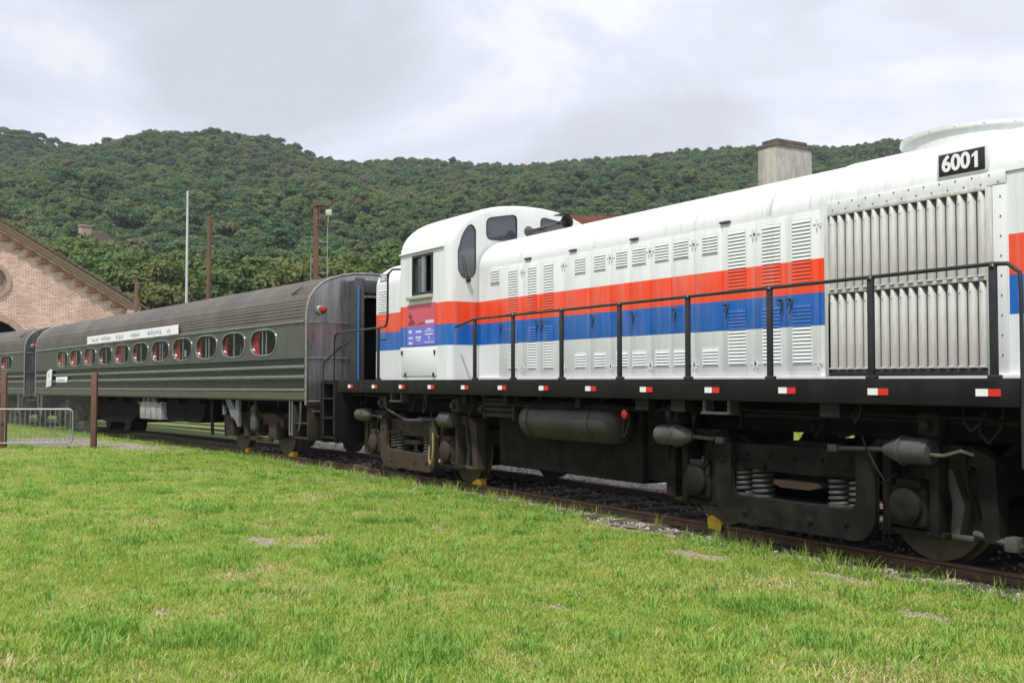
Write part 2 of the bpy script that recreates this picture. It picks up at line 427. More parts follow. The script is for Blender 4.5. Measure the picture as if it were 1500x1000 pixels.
class MB:
    def __init__(s):
        s.v, s.f, s.m = [], [], []
    def add(s, vs, fs, mi=0):
        o = len(s.v)
        s.v += [tuple(p) for p in vs]
        for f in fs:
            s.f.append(tuple(i + o for i in f))
            s.m.append(mi)
        return s
    def box(s, x0, x1, y0, y1, z0, z1, mi=0):
        x0, x1 = sorted((x0, x1)); y0, y1 = sorted((y0, y1)); z0, z1 = sorted((z0, z1))
        vs = [(x, y, z) for x in (x0, x1) for y in (y0, y1) for z in (z0, z1)]
        return s.add(vs, [(0, 1, 3, 2), (4, 6, 7, 5), (0, 4, 5, 1), (2, 3, 7, 6), (0, 2, 6, 4), (1, 5, 7, 3)], mi)
    def cbox(s, x0, x1, y0, y1, z0, z1, c=.01, mi=0):
        """box with chamfered edges"""
        bm = bmesh.new()
        bmesh.ops.create_cube(bm, size=1)
        for v in bm.verts:
            v.co = ((x0 + x1) / 2 + v.co.x * abs(x1 - x0), (y0 + y1) / 2 + v.co.y * abs(y1 - y0), (z0 + z1) / 2 + v.co.z * abs(z1 - z0))
        bmesh.ops.bevel(bm, geom=bm.edges[:], offset=c, segments=2, affect='EDGES', profile=.5)
        bm.verts.index_update()
        s.add([v.co[:] for v in bm.verts], [[v.index for v in f.verts] for f in bm.faces], mi)
        bm.free()
        return s
    def tube(s, pts, r, n=8, mi=0, caps=True):
        pts = [Vector(p) for p in pts]
        rs = r if isinstance(r, (list, tuple)) else [r] * len(pts)
        d0 = (pts[1] - pts[0]).normalized()
        u = d0.orthogonal().normalized()
        vs, fs = [], []
        for i, p in enumerate(pts):
            if i == 0: d = d0
            elif i == len(pts) - 1: d = (pts[i] - pts[i - 1]).normalized()
            else: d = ((pts[i] - pts[i - 1]).normalized() + (pts[i + 1] - pts[i]).normalized()).normalized()
            u = (u - d * u.dot(d)).normalized()
            w_ = d.cross(u)
            for k in range(n):
                a = 2 * PI * k / n
                vs.append(p + (u * math.cos(a) + w_ * math.sin(a)) * rs[i])
        for i in range(len(pts) - 1):
            for k in range(n):
                k2 = (k + 1) % n
                fs.append((i * n + k, i * n + k2, (i + 1) * n + k2, (i + 1) * n + k))
        if caps:
            fs.append(tuple(range(n - 1, -1, -1)))
            fs.append(tuple((len(pts) - 1) * n + k for k in range(n)))
        return s.add(vs, fs, mi)
    def lathe(s, prof, org, axis, n=24, mi=0):
        """prof: (distance along axis, radius)"""
        ax = Vector(axis).normalized()
        u = ax.orthogonal().normalized()
        w_ = ax.cross(u)
        org = Vector(org)
        vs, fs = [], []
        for (d, r) in prof:
            for k in range(n):
                a = 2 * PI * k / n
                vs.append(org + ax * d + (u * math.cos(a) + w_ * math.sin(a)) * max(r, 1e-4))
        for i in range(len(prof) - 1):
            for k in range(n):
                k2 = (k + 1) % n
                fs.append((i * n + k, i * n + k2, (i + 1) * n + k2, (i + 1) * n + k))
        fs.append(tuple(range(n - 1, -1, -1)))
        fs.append(tuple((len(prof) - 1) * n + k for k in range(n)))
        return s.add(vs, fs, mi)
    def prism(s, poly, axis, a0, a1, mi=0):
        """poly in the two remaining axes (x,z for 'y'; y,z for 'x'; x,y for 'z')"""
        def P(p, a):
            return {'y': (p[0], a, p[1]), 'x': (a, p[0], p[1]), 'z': (p[0], p[1], a)}[axis]
        n = len(poly)
        vs = [P(p, a0) for p in poly] + [P(p, a1) for p in poly]
        fs = [(i, (i + 1) % n, n + (i + 1) % n, n + i) for i in range(n)]
        s.add(vs, fs, mi)
        tris = tessellate_polygon([[Vector((p[0], p[1], 0)) for p in poly]])
        s.add([P(p, a0) for p in poly], [tuple(q) for q in tris], mi)
        s.add([P(p, a1) for p in poly], [tuple(q)[::-1] for q in tris], mi)
        return s
    def wall(s, outer, holes, fn, depth=.05, mi=0, jamb=None, back=True, mback=None):
        """polygon with holes; fn(a,b,d) -> 3D, d = distance behind the face"""
        polys = [[Vector((p[0], p[1], 0)) for p in q] for q in [outer] + holes]
        flat = [p for q in [outer] + holes for p in q]
        tris = tessellate_polygon(polys)
        s.add([fn(a, b_, 0) for a, b_ in flat], [tuple(q) for q in tris], mi)
        if back:
            s.add([fn(a, b_, depth) for a, b_ in flat], [tuple(q)[::-1] for q in tris], mi if mback is None else mback)
        for q in holes:
            n = len(q)
            s.add([fn(a, b_, 0) for a, b_ in q] + [fn(a, b_, depth) for a, b_ in q], [(i, (i + 1) % n, n + (i + 1) % n, n + i) for i in range(n)], mi if jamb is None else jamb)
        return s
    def ring(s, inner, outer, fn, d0, d1, mi=0):
        """flat frame between two matching outlines, from depth d0 (front) to d1"""
        n = len(inner)
        vs = [fn(*p, d0) for p in inner] + [fn(*p, d0) for p in outer] + [fn(*p, d1) for p in inner] + [fn(*p, d1) for p in outer]
        fs = []
        for i in range(n):
            j = (i + 1) % n
            fs += [(i, j, n + j, n + i), (n + i, n + j, 3 * n + j, 3 * n + i), (i, 2 * n + i, 2 * n + j, j)]
        return s.add(vs, fs, mi)
    def loft(s, rings, mi=0, closed=False, skip=None):
        n = len(rings[0])
        vs = [p for r in rings for p in r]
        fs = []
        for i in range(len(rings) - 1):
            for k in range(n if closed else n - 1):
                k2 = (k + 1) % n
                if skip and skip(i, k):
                    continue
                fs.append((i * n + k, i * n + k2, (i + 1) * n + k2, (i + 1) * n + k))
        return s.add(vs, fs, mi)
    def mesh(s, name, mats, angle=35):
        me = bpy.data.meshes.new(name)
        me.from_pydata(s.v, [], s.f)
        for q in (mats if isinstance(mats, (list, tuple)) else [mats]):
            me.materials.append(MATS[q] if isinstance(q, str) else q)
        me.polygons.foreach_set('material_index', s.m)
        bm = bmesh.new()
        bm.from_mesh(me)
        bmesh.ops.remove_doubles(bm, verts=bm.verts, dist=1e-5)
        bmesh.ops.recalc_face_normals(bm, faces=bm.faces)
        bm.to_mesh(me)
        bm.free()
        me.polygons.foreach_set('use_smooth', [True] * len(me.polygons))
        me.set_sharp_from_angle(angle=R(angle))
        me.update()
        return me
    def build(s, name, mats, parent=None, angle=35):
        o = bpy.data.objects.new(name, s.mesh(name, mats, angle))
        col.objects.link(o)
        o.parent = parent
        return o
def empty(name, loc, rot=(0, 0, 0)):
    o = bpy.data.objects.new(name, None)
    o.empty_display_size = .3
    col.objects.link(o)
    o.location = loc
    o.rotation_euler = rot
    return o
def tag(o, label=None, cat=None, group=None, kind=None):
    for k, v in (('label', label), ('category', cat), ('group', group), ('kind', kind)):
        if v:
            o[k] = v
    return o
def inst(mesh, name, parent, loc=(0, 0, 0), rot=(0, 0, 0), scale=(1, 1, 1)):
    o = bpy.data.objects.new(name, mesh)
    col.objects.link(o)
    o.parent = parent
    o.location, o.rotation_euler, o.scale = loc, rot, scale
    return o
def copy_tree(o, parent=None):
    c = o.copy()
    col.objects.link(c)
    c.parent = parent
    for ch in list(o.children):
        copy_tree(ch, c)
    return c
def superellipse(cx, cy, a, b_, e=3., n=32):
    r = []
    for k in range(n):
        q = 2 * PI * k / n
        c_, s_ = math.cos(q), math.sin(q)
        r.append((cx + a * math.copysign(abs(c_) ** (2 / e), c_), cy + b_ * math.copysign(abs(s_) ** (2 / e), s_)))
    return r
def text_mesh(txt, size, name, mat, embolden=.0):
    cu = bpy.data.curves.new(name, 'FONT')
    cu.body = txt
    cu.size = size
    cu.offset = embolden
    cu.extrude = .003
    cu.align_x, cu.align_y = 'CENTER', 'CENTER'
    o = bpy.data.objects.new(name, cu)
    col.objects.link(o)
    dg = bpy.context.evaluated_depsgraph_get()
    me = bpy.data.meshes.new_from_object(o.evaluated_get(dg))
    bpy.data.objects.remove(o)
    bpy.data.curves.remove(cu)
    me.materials.clear()
    me.materials.append(MATS[mat])
    return me

# ------------------------------------------------------------------ the track's line
S0, TR = -2.75, 243.0
def track(s, off=0., z=0.):
    """s metres from the locomotive's centre towards the coaches, off metres to the far side"""
    d = max(0., s - S0)
    a = d / TR
    st = min(s, S0)
    x = -12.05 - st - TR * math.sin(a)
    y = 9.29 - TR * (1 - math.cos(a))
    gz = -0.0046 * max(0., s - 10.)
    return Vector((x - math.sin(a) * off, y + math.cos(a) * off, z + gz)), a
GZ = -.15
HAZE = .00022

# ------------------------------------------------------------------ ground
bm = bmesh.new()
bmesh.ops.create_grid(bm, x_segments=30, y_segments=30, size=2500)
me = bpy.data.meshes.new('ground')
bm.to_mesh(me); bm.free()
me.materials.append(MATS['ground_soil'])
g = bpy.data.objects.new('ground', me)
g.location = (-300, 100, GZ)
col.objects.link(g)
tag(g, kind='structure')
def strip(name, mat, o0, o1, s0, s1, z, edge=.0, step=1.0, seed=1):
    mb = MB()
    r = random.Random(seed)
    rows = []
    s_ = s0
    while s_ <= s1:
        a = track(s_, o0 + r.uniform(-edge, edge))[0]
        b_ = track(s_, o1 + r.uniform(-edge, edge))[0]
        rows.append([(a.x, a.y, z + min(0, a.z)), (b_.x, b_.y, z + min(0, b_.z))])
        s_ += step
    mb.loft(rows)
    return tag(mb.build(name, mat), kind='structure')
strip('trackbed', 'ballast_soil', -1.25, 6.2, -40, 75, GZ + .02, .16, .35)
strip('gravel_path', 'ballast_pale', 1.75, 3.1, -40, 75, GZ + .028, .10, .4, 3)
# rails and sleepers
def make_track(name, label, off, s0, s1, loaded):
    root = empty(name, track((s0 + s1) / 2 if loaded else 10, off, GZ)[0])
    tag(root, label, 'railway track')
    inv = Matrix.Translation(-Vector(root.location))
    for sd in (-.835, .835):
        mb = MB()
        prof = [(-.036, 0), (-.036, -.03), (-.010, -.045), (-.010, -.115), (-.065, -.14), (.065, -.14), (.010, -.115), (.010, -.045), (.036, -.03), (.036, 0)]
        rows = []
        s_ = s0
        while s_ <= s1:
            c_, a = track(s_, off + sd)
            dx, dy = -math.sin(a), math.cos(a)
            rows.append([inv @ Vector((c_.x + dx * p[0], c_.y + dy * p[0], c_.z + p[1] - .002)) for p in prof])
            s_ += 2.
        mb.loft(rows, 0, True)
        mb.build('rail', 'rail_steel', root)
    sl = MB().cbox(-.12, .12, -1.25, 1.25, -.09, .0, .012).mesh('sleeper', 'sleeper_wood')
    s_ = s0 + .3
    while s_ < s1:
        c_, a = track(s_, off, GZ + .015 + .03)
        p = inv @ c_
        inst(sl, 'sleeper', root, p, (0, 0, a + random.uniform(-.02, .02)))
        s_ += .62
    return root
make_track('railway_track', 'rusty rails on wooden sleepers carrying the locomotive and coaches', 0., -16., 62., True)
make_track('railway_track', 'empty rusty siding rails running behind the train', 4.1, -8., 62., False)

# ------------------------------------------------------------------ the locomotive
LX, LY = -12.05, 9.29
loco = empty('locomotive', (LX, LY, 0))
tag(loco, 'white diesel locomotive with red and blue bands coupled to the coaches', 'locomotive')
HW = 1.0      # hood half width
CW = 1.5      # cab half width
DZ = 1.66     # deck height
def part(mb, name, mats, parent=loco, angle=35):
    return mb.build(name, mats, parent, angle)
# deck with its deep side sill
mb = MB()
mb.cbox(-6.9, 7.05, -1.54, -1.46, 1.43, DZ, .008)
mb.cbox(-6.9, 7.05, 1.46, 1.54, 1.43, DZ, .008)
mb.box(-7.95, 7.95, -1.459, 1.459, 1.58, DZ - .006)
mb.box(-7.9, 7.9, -.55, .55, 1.08, 1.579)
for x in (-3.4, -2.1, -.9, .9, 2.2, 3.4):
    mb.box(x - .05, x + .05, -1.45, 1.45, 1.3, 1.579)
for x in (2.28, 2.92, 5.1):
    mb.box(x - .12, x + .12, -1.5, -1.3, 1.30, 1.43)
deck = part(mb, 'deck', 'sill_black')
# pocket steps under the sill
for x0 in (3.33, -4.62):
    mb = MB()
    mb.cbox(x0, x0 + .42, -1.53, -1.35, 1.28, 1.31, .006)
    mb.cbox(x0, x0 + .04, -1.50, -1.35, 1.30, 1.45, .006)
    mb.cbox(x0 + .38, x0 + .42, -1.50, -1.35, 1.30, 1.45, .006)
    part(mb, 'pocket_step', 'cyl_grey')
# white and red marker plates along the sill
refl = MB().box(-.112, .0, -.006, 0, -.030, .030, 0).box(.0, .112, -.006, 0, -.030, .030, 1).mesh('reflector', ['refl_white', 'refl_red'])
for k in range(13):
    inst(refl, 'reflector', loco, (-6.28 + 1.0886 * k + random.uniform(-.02, .02), -1.5415, 1.545 + random.uniform(-.004, .004)))
# hood profile
def hood_profile(hw, z_sh, z_top, a=.66, n=12, crown=.03):
    b_ = z_top - crown - z_sh
    pts = [(-hw, DZ - .01), (-hw, (DZ + z_sh) / 2), (-hw, z_sh)]
    for k in range(1, n + 1):
        q = PI / 2 * k / n
        pts.append((-hw + a * (1 - math.cos(q)), z_sh + b_ * math.sin(q)))
    pts.append((0, z_top))
    return pts + [(-p[0], p[1]) for p in pts[-2::-1]]
def hood_shell(x0, x1, r0, r1, prof, mid=None, nround=6):
    """pillow-ended shell along x; r0/r1 end rounding radii"""
    def shrink(d):
        o = []
        for (y, z) in prof:
            ys = y * (1 - d / HW)
            zs = z if z <= 3.0 else z - d * (z - 3.0) / .95
            o.append((ys, zs))
        return o
    if r0:
        rings = []
        for k in range(nround + 1):
            q = PI / 2 * k / nround
            rings.append([(x0 + r0 * (1 - math.cos(q)), y, z) for y, z in shrink(r0 * (1 - math.sin(q)))])
    else:
        rings = [[(x0, y, z) for y, z in prof]]
    for xm in (mid or []):
        rings.append([(xm, y, z) for y, z in prof])
    if r1:
        for k in range(nround, -1, -1):
            q = PI / 2 * k / nround
            rings.append([(x1 - r1 * (1 - math.cos(q)), y, z) for y, z in shrink(r1 * (1 - math.sin(q)))])
    else:
        rings.append([(x1, y, z) for y, z in prof])
    mb = MB()
    mb.loft(rings)
    for rg in (rings[0], rings[-1]):
        n = len(rg)
        tris = tessellate_polygon([[Vector((p[1], p[2], 0)) for p in rg]])
        mb.add(rg, [tuple(q) for q in tris])
    # split material: roof shoulder above the sides
    mb.m = [1 if min(mb.v[i][2] for i in f) > 3.395 else 0 for f in mb.f]
    return mb
prof = hood_profile(HW, 3.41, 3.93)
hood = part(hood_shell(-2.42, 7.45, 0, .32, prof, [-1.5, 0, 1.5, 3, 4.66]), 'long_hood', ['hood_paint', 'roof_paint'])
# shallow raised roof over the radiator section, with its seam
mb = MB()
rg = []
for x, g_ in ((4.655, .0), (4.655, .014), (6.95, .014), (6.95, .0)):
    rg.append([(x, y * (1 + g_ * .9), z + g_) for y, z in prof if z > 3.3])
mb.loft(rg)
part(mb, 'radiator_roof', 'roof_paint', hood)
# roof seams
for x in (-1.2, .65, 2.65):
    mb = MB()
    mb.loft([[(x + d, y * 1.004, z + .005) for y, z in prof if z > 3.3] for d in (-.012, .012)])
    part(mb, 'roof_seam', 'roof_paint', hood)
# fillet where the hood roof runs into the cab wall
sh_prof = hood_profile(HW, 3.41, 3.90)
short = part(hood_shell(-6.5, -4.28, .2, 0, sh_prof, [-5.6]), 'short_hood', ['hood_paint', 'roof_paint'])

def louver(x0, x1, z0, z1, n, y0, mat, parent, name='louver'):
    mb = MB()
    p = (z1 - z0) / n
    mb.box(x0 - .012, x1 + .012, y0 - .004, y0 + .002, z0 - .012, z1 + .012, 0)
    for i in range(n):
        zb = z0 + i * p
        zt, zl = zb + p * .97, zb + p * .24
        yo = y0 - .012
        yb = y0 - .0045
        vs = [(x0, yb, zt), (x1, yb, zt), (x1, yo, zl), (x0, yo, zl), (x0, yb, zl), (x1, yb, zl), (x0, yb, zb), (x1, yb, zb)]
        mb.add(vs, [(0, 1, 2, 3), (0, 3, 4), (1, 5, 2)], 0)
        mb.add(vs, [(3, 2, 5, 4)], 0)
        mb.add(vs, [(4, 5, 7, 6)], 1)
    return part(mb, name, [mat, 'slot_dark'], parent)
# engine-room doors: one leaf for each louver column
cols = [(-1.512, -1.259, 't'), (-.965, -.743, 't'), (-.541, -.301, 't'), (.238, .477, 's'), (.679, .921, 's'), (1.162, 1.39, 's'), (1.501, 1.763, 's'), (1.948, 2.197, 's'), (2.298, 2.555, 's'), (2.804, 3.056, 's'), (3.233, 3.502, 't'), (3.76, 4.019, 't'), (4.192, 4.443, 't')]
edges = [-1.79, -1.11, -.64, -.04, .586, 1.04, 1.445, 1.855, 2.248, 2.66, 3.134, 3.648, 4.096, 4.56]
for i, (a, b_, k) in enumerate(cols):
    e0, e1 = edges[i] + .007, edges[i + 1] - .007
    mb = MB()
    mb.cbox(e0, e1, -HW - .012, -HW + .02, 1.71, 3.37, .004)
    d = part(mb, 'door', 'hood_paint')
    yl = -HW - .0135
    if k == 't':
        louver(a, b_, 2.65, 3.305, 17, yl, 'hood_paint', d)
        louver(a, b_, 1.82, 2.425, 16, yl, 'hood_paint', d)
    else:
        louver(a, b_, 3.10, 3.31, 6, yl, 'hood_paint', d)
        louver(a, b_, 1.82, 2.0, 5, yl, 'hood_paint', d)
    # hinges on one edge, latch bar on the other
    hx = e0 + .02 if i % 2 else e1 - .02
    for z in (1.83, 3.24):
        mb = MB()
        mb.tube([(hx, -HW - .022, z - .05), (hx, -HW - .022, z + .05)], .009, 6)
        mb.box(hx - .055, hx + .055, -HW - .018, -HW - .0135, z - .008, z + .008)
        part(mb, 'hinge', 'white_paint', d)
    if i % 2 == 0 or k == 't':
        lx = (e1 if i % 2 else e0) + (-.06 if i % 2 else .06)
        mb = MB()
        mb.tube([(lx - .05, -HW - .03, 2.49), (lx + .03, -HW - .045, 2.50), (lx + .05, -HW - .045, 2.46), (lx + .01, -HW - .045, 2.34)], .0075, 6)
        mb.lathe([(0, .014), (.03, .014), (.035, .009)], (lx, -HW - .012, 2.49), (0, -1, 0), 10)
        part(mb, 'latch', 'rail_black', d)
# small louver high on the hood beside the cab, lift rings, drain pipe
mb = MB()
mb.cbox(-2.06, -1.75, -HW - .010, -HW + .02, 3.13, 3.38, .004)
d = part(mb, 'vent_panel', 'hood_paint')
louver(-2.03, -1.78, 3.15, 3.35, 5, -HW - .0115, 'hood_paint', d)
for x in (-1.05, .1, 1.45, 3.1):
    part(MB().cbox(x, x + .16, -HW - .03, -HW + .01, 3.415, 3.44, .004), 'gutter_lip', 'cyl_grey', hood)
# radiator shutters: two rows of upright blades in a frame, the core dark behind
mb = MB()
mb.box(4.69, 6.45, -HW - .012, -HW + .02, 1.70, 3.29, 1)
for x in (4.672, 6.47):
    mb.cbox(x - .022, x + .022, -HW - .05, -HW + .01, 1.69, 3.31, .004, 0)
mb.cbox(4.694, 6.448, -HW - .05, -HW + .01, 3.285, 3.32, .004, 0)
mb.cbox(4.694, 6.448, -HW - .05, -HW + .01, 1.69, 1.725, .004, 2)
mb.cbox(4.694, 6.448, -HW - .052, -HW + .01, 2.505, 2.535, .004, 0)
shut = part(mb, 'radiator_shutter', ['shutter_grey', 'slot_dark', 'rail_black'])
def blade_mesh(h):
    w_ = .100
    mb = MB()
    ptsb = [(-w_ * .44, -.002), (-w_ * .38, -.036), (-w_ * .12, -.060), (w_ * .10, -.060), (w_ * .34, -.046), (w_ * .40, -.020)]
    lo = [(x, y, 0) for x, y in ptsb]
    mid = [(x, y, h - .075) for x, y in ptsb]
    hi = [(x * .42 - .012, y * .9, h) for x, y in ptsb]
    mb.loft([lo, mid, hi])
    mb.loft([[(x, y + .003, z) for x, y, z in r_] for r_ in (lo, mid, hi)])
    mb.loft([lo, [(x, y + .003, z) for x, y, z in lo]])
    mb.lathe([(0, .010), (.006, .010), (.008, .004)], (-.004, -.059, h - .075), (0, -1, 0), 8)
    mb.cbox(-.03, .03, -.066, -.052, .0, .018, .003)
    return mb.mesh('blade', 'shutter_grey', 50)
bA = blade_mesh(.745)
for row, z in ((0, 2.538), (1, 1.752)):
    for k in range(17):
        inst(bA, 'blade', shut, (4.746 + .1035 * k, -HW + .0, z), (0, 0, random.uniform(-.05, .05)))
# bolted panel above the shutters
mb = MB()
mb.cbox(4.66, 6.62, -HW - .020, -HW + .01, 3.325, 3.435, .004)
for k in range(12):
    for z in (3.345, 3.415):
        mb.lathe([(0, .007), (.006, .007), (.008, .003)], (4.74 + .165 * k + (.08 if z > 3.4 else 0), -HW - .02, z), (0, -1, 0), 8, 1)
part(mb, 'bolted_panel', ['white_paint', 'cyl_grey'])
mb = MB()
mb.cbox(6.495, 6.62, -HW - .016, -HW + .01, 1.70, 3.32, .004)
for k in range(9):
    mb.lathe([(0, .007), (.006, .007), (.008, .003)], (6.57, -HW - .016, 1.86 + k * .17), (0, -1, 0), 8, 1)
part(mb, 'corner_panel', ['white_paint', 'cyl_grey'])
# dark toe ledge at the hood foot, with ledge of dirt
part(MB().cbox(-2.4, 7.2, -HW - .045, -HW + .01, 1.655, 1.70, .006), 'toe_ledge', 'white_paint')
# illuminated number boards
def number_board(cx, cz, w_, h_, y, face, digit, txt_size):
    mb = MB()
    mb.cbox(cx - w_ / 2, cx + w_ / 2, y, y + .45, cz - h_ / 2, cz + h_ / 2, .014)
    nb = part(mb, 'number_board', 'white_paint')
    part(MB().cbox(cx - w_ / 2 + .03, cx + w_ / 2 - .03, y - .008, y + .004, cz - h_ / 2 + .025, cz + h_ / 2 - .025, .004), 'board_face', face, nb)
    tm = text_mesh('600', txt_size, 'number', digit, txt_size * .032)
    inst(tm, 'number', nb, (cx - txt_size * .25, y - .011, cz), (PI / 2, 0, 0), (.93, .95, 1))
    q = txt_size * .95
    mb = MB().prism([(cx + q * .70, cz - q * .365), (cx + q * .86, cz - q * .365), (cx + q * .86, cz + q * .365), (cx + q * .74, cz + q * .365), (cx + q * .56, cz + q * .22), (cx + q * .56, cz + q * .11), (cx + q * .70, cz + q * .17)], 'y', y - .014, y - .0085)
    part(mb, 'number', digit, nb)
    return nb
number_board(6.205, 3.575, .52, .245, -HW - .02, 'board_black', 'digit_white', .205)
number_board(-6.03, 3.555, .40, .20, -HW + .02, 'board_black', 'panel_grey', .15)
# exhaust stack: a tall concrete-grey box with a rusty lip
mb = MB()
mb.cbox(3.03, 3.315, -.35, .25, 3.86, 4.38, .010)
stack = part(mb, 'exhaust_stack', 'stack_concrete')
mb = MB()
mb.cbox(3.02, 3.325, -.36, .26, 4.355, 4.395, .006)
mb.cbox(3.045, 3.295, -.30, .20, 4.39, 4.455, .015)
part(mb, 'stack_lip', 'stack_rim', stack)
# round fan shroud over the radiators
mb = MB()
cxF, rF, cyF, zF = 5.73, .80, .10, 3.61
mb.lathe([(0, rF + .02), (.0, rF), (.36, rF), (.37, rF + .03), (.405, rF + .03), (.405, rF - .04), (.2, rF - .05), (.2, .05)], (cxF, cyF, zF), (0, 0, 1), 56)
for k in range(9):
    a = PI + .25 + k * .31
    mb.lathe([(0, .011), (.006, .011), (.008, .005)], (cxF + (rF + .03) * math.cos(a), (rF + .03) * math.sin(a) + cyF, zF + .39), (math.cos(a), math.sin(a), 0), 8)
fan = part(mb, 'fan_shroud', 'white_paint')
mb = MB()
for k in range(6):
    a = k * PI / 3
    mb.tube([(cxF + .05 * math.cos(a), .05 * math.sin(a) + cyF, zF + .39), (cxF + (rF - .02) * math.cos(a), (rF - .02) * math.sin(a) + cyF, zF + .39)], .014, 6)
for r_ in (.3, .55, .75):
    mb.tube([(cxF + r_ * math.cos(q * PI / 16), r_ * math.sin(q * PI / 16) + cyF, zF + .385) for q in range(33)], .008, 5, caps=False)
part(mb, 'fan_grille', 'cyl_grey', fan)
# air horn on the hood roof before the cab
mb = MB()
mb.cbox(-1.95, -1.75, -.30, -.10, 3.88, 3.99, .015)
mb.tube([(-2.08, -.20, 4.03), (-1.35, -.20, 4.06)], .030, 12)
mb.lathe([(0, .025), (.1, .03), (.2, .05), (.26, .085), (.27, .09), (.272, .08), (.2, .035)], (-1.95, -.20, 4.035), (-1, 0, 0), 20)
horn = part(mb, 'air_horn', 'cyl_grey')
mb = MB()
mb.lathe([(0, .025), (.12, .04), (.24, .08), (.28, .108), (.285, .112), (.285, .095), (.2, .04)], (-1.45, -.18, 4.06), (1, 0, 0), 22)
mb.cbox(-1.36, -1.12, -.30, -.07, 4.165, 4.178, .004)
part(mb, 'horn_bell', 'rail_black', horn)

# ---- cab
CX0, CX1 = -4.32, -2.48
def cab_profile(ins=0., n=22):
    hw = CW - ins
    z_s, z_t = 3.72, 4.50 - ins * .3
    pts = [(-hw, DZ - .006), (-hw, 2.6), (-hw, z_s)]
    for k in range(1, n):
        q = PI * k / n
        c_, s_ = math.cos(q), math.sin(q)
        e = 2.2
        pts.append((-hw * math.copysign(abs(c_) ** (2 / e), c_), z_s + (z_t - z_s) * abs(s_) ** (2 / e)))
    return pts + [(hw, z_s), (hw, 2.6), (hw, DZ - .006)]
r0, r1, nr = .10, .13, 6
rings = []
for k in range(nr + 1):
    q = PI / 2 * k / nr
    rings.append([(CX0 + r0 * (1 - math.cos(q)), y, z) for y, z in cab_profile(r0 * (1 - math.sin(q)))])
iA = len(rings) - 1
for k in range(nr, -1, -1):
    q = PI / 2 * k / nr
    rings.append([(CX1 - r1 * (1 - math.cos(q)), y, z) for y, z in cab_profile(r1 * (1 - math.sin(q)))])
mb = MB()
npf = len(rings[0])
mb.loft(rings, 0, False, lambda i, k: i == iA and (k < 2 or k >= npf - 3))
mb.m = [1 if min(mb.v[i][2] for i in f) > 3.7 else 0 for f in mb.f]
sx0, sx1 = CX0 + r0, CX1 - r1
win = [(-3.75, 3.07), (-3.06, 3.07), (-3.06, 3.69), (-3.75, 3.69)]
rect_side = [(sx0, DZ - .006), (sx1, DZ - .006), (sx1, 3.72), (sx0, 3.72)]
for sg in (-1, 1):
    mb.wall(rect_side, [win], lambda a, b_, d, sg=sg: (a, sg * (CW - d), b_), .05, 0, mback=2)
# front wall with its three windows above and beside the hood
fw_out = [(y, z) for y, z in cab_profile(r1)]
tall = [(-1.045, 3.36), (-1.035, 3.45), (-1.035, 4.02), (-1.07, 4.08), (-1.11, 4.105), (-1.16, 4.09), (-1.20, 4.045), (-1.25, 3.97), (-1.29, 3.88), (-1.315, 3.78), (-1.345, 3.68), (-1.345, 3.40), (-1.315, 3.34), (-1.29, 3.295), (-1.25, 3.27), (-1.15, 3.27), (-1.09, 3.295)]
def rrect(y0, y1, z0, z1, r, n=6):
    p = []
    for cx_, cz_, a0 in ((y1 - r, z1 - r, 0), (y0 + r, z1 - r, PI / 2), (y0 + r, z0 + r, PI), (y1 - r, z0 + r, 1.5 * PI)):
        for k in range(n + 1):
            a = a0 + PI / 2 * k / n
            p.append((cx_ + r * math.cos(a), cz_ + r * math.sin(a)))
    return p
def round_poly(pts, r_, n=5):
    o_ = []
    m_ = len(pts)
    for i in range(m_):
        p, a, b_ = Vector(pts[i]), Vector(pts[i - 1]), Vector(pts[(i + 1) % m_])
        q0, q1 = p + (a - p).normalized() * r_, p + (b_ - p).normalized() * r_
        for k in range(n + 1):
            t_ = k / n
            o_.append(tuple(q0 * (1 - t_) ** 2 + p * 2 * t_ * (1 - t_) + q1 * t_ ** 2))
    return o_
w2 = round_poly([(-.83, 3.90), (-.27, 3.90), (-.27, 4.335), (-.83, 4.235)], .10)
w3 = round_poly([(.20, 3.90), (.76, 3.90), (.76, 4.25), (.20, 4.335)], .10)
tallm = [(-y, z) for y, z in tall]
WALLF = lambda a, b_, d: (CX1 - d, a, b_)
mb.wall(fw_out, [tall, w2, w3, tallm], WALLF, .05, 0, mback=2)
lin = [[(x, y, z) for y, z in cab_profile(.07) if z > 3.6] for x in (CX0 + .12, CX1 - .06)]
mb.loft(lin, 2)
mb.add([(CX0, y, z) for y, z in cab_profile(r0)], [tuple(q) for q in tessellate_polygon([[Vector((y, z, 0)) for y, z in cab_profile(r0)]])], 0)
cab = part(mb, 'cab', ['hood_paint', 'roof_paint', 'cab_inside'], loco, 40)
def scale_poly(p, k):
    cx_, cy_ = sum(a for a, _ in p) / len(p), sum(b_ for _, b_ in p) / len(p)
    out_ = []
    for a, b_ in p:
        d = math.hypot(a - cx_, b_ - cy_)
        out_.append((cx_ + (a - cx_) * (d + k) / d, cy_ + (b_ - cy_) * (d + k) / d))
    return out_
for p in (tall, w2, w3, tallm):
    mb = MB()
    mb.ring(scale_poly(p, -.006), scale_poly(p, .010), WALLF, -.006, .02)
    wf = part(mb, 'cab_window', 'gasket', cab)
    mb = MB()
    mb.add([WALLF(a, b_, .012) for a, b_ in p], [tuple(q) for q in tessellate_polygon([[Vector((a, b_, 0)) for a, b_ in p]])])
    # panes hang under the cab as parts of it
    part(mb, 'window_pane', 'cab_glass', cab)
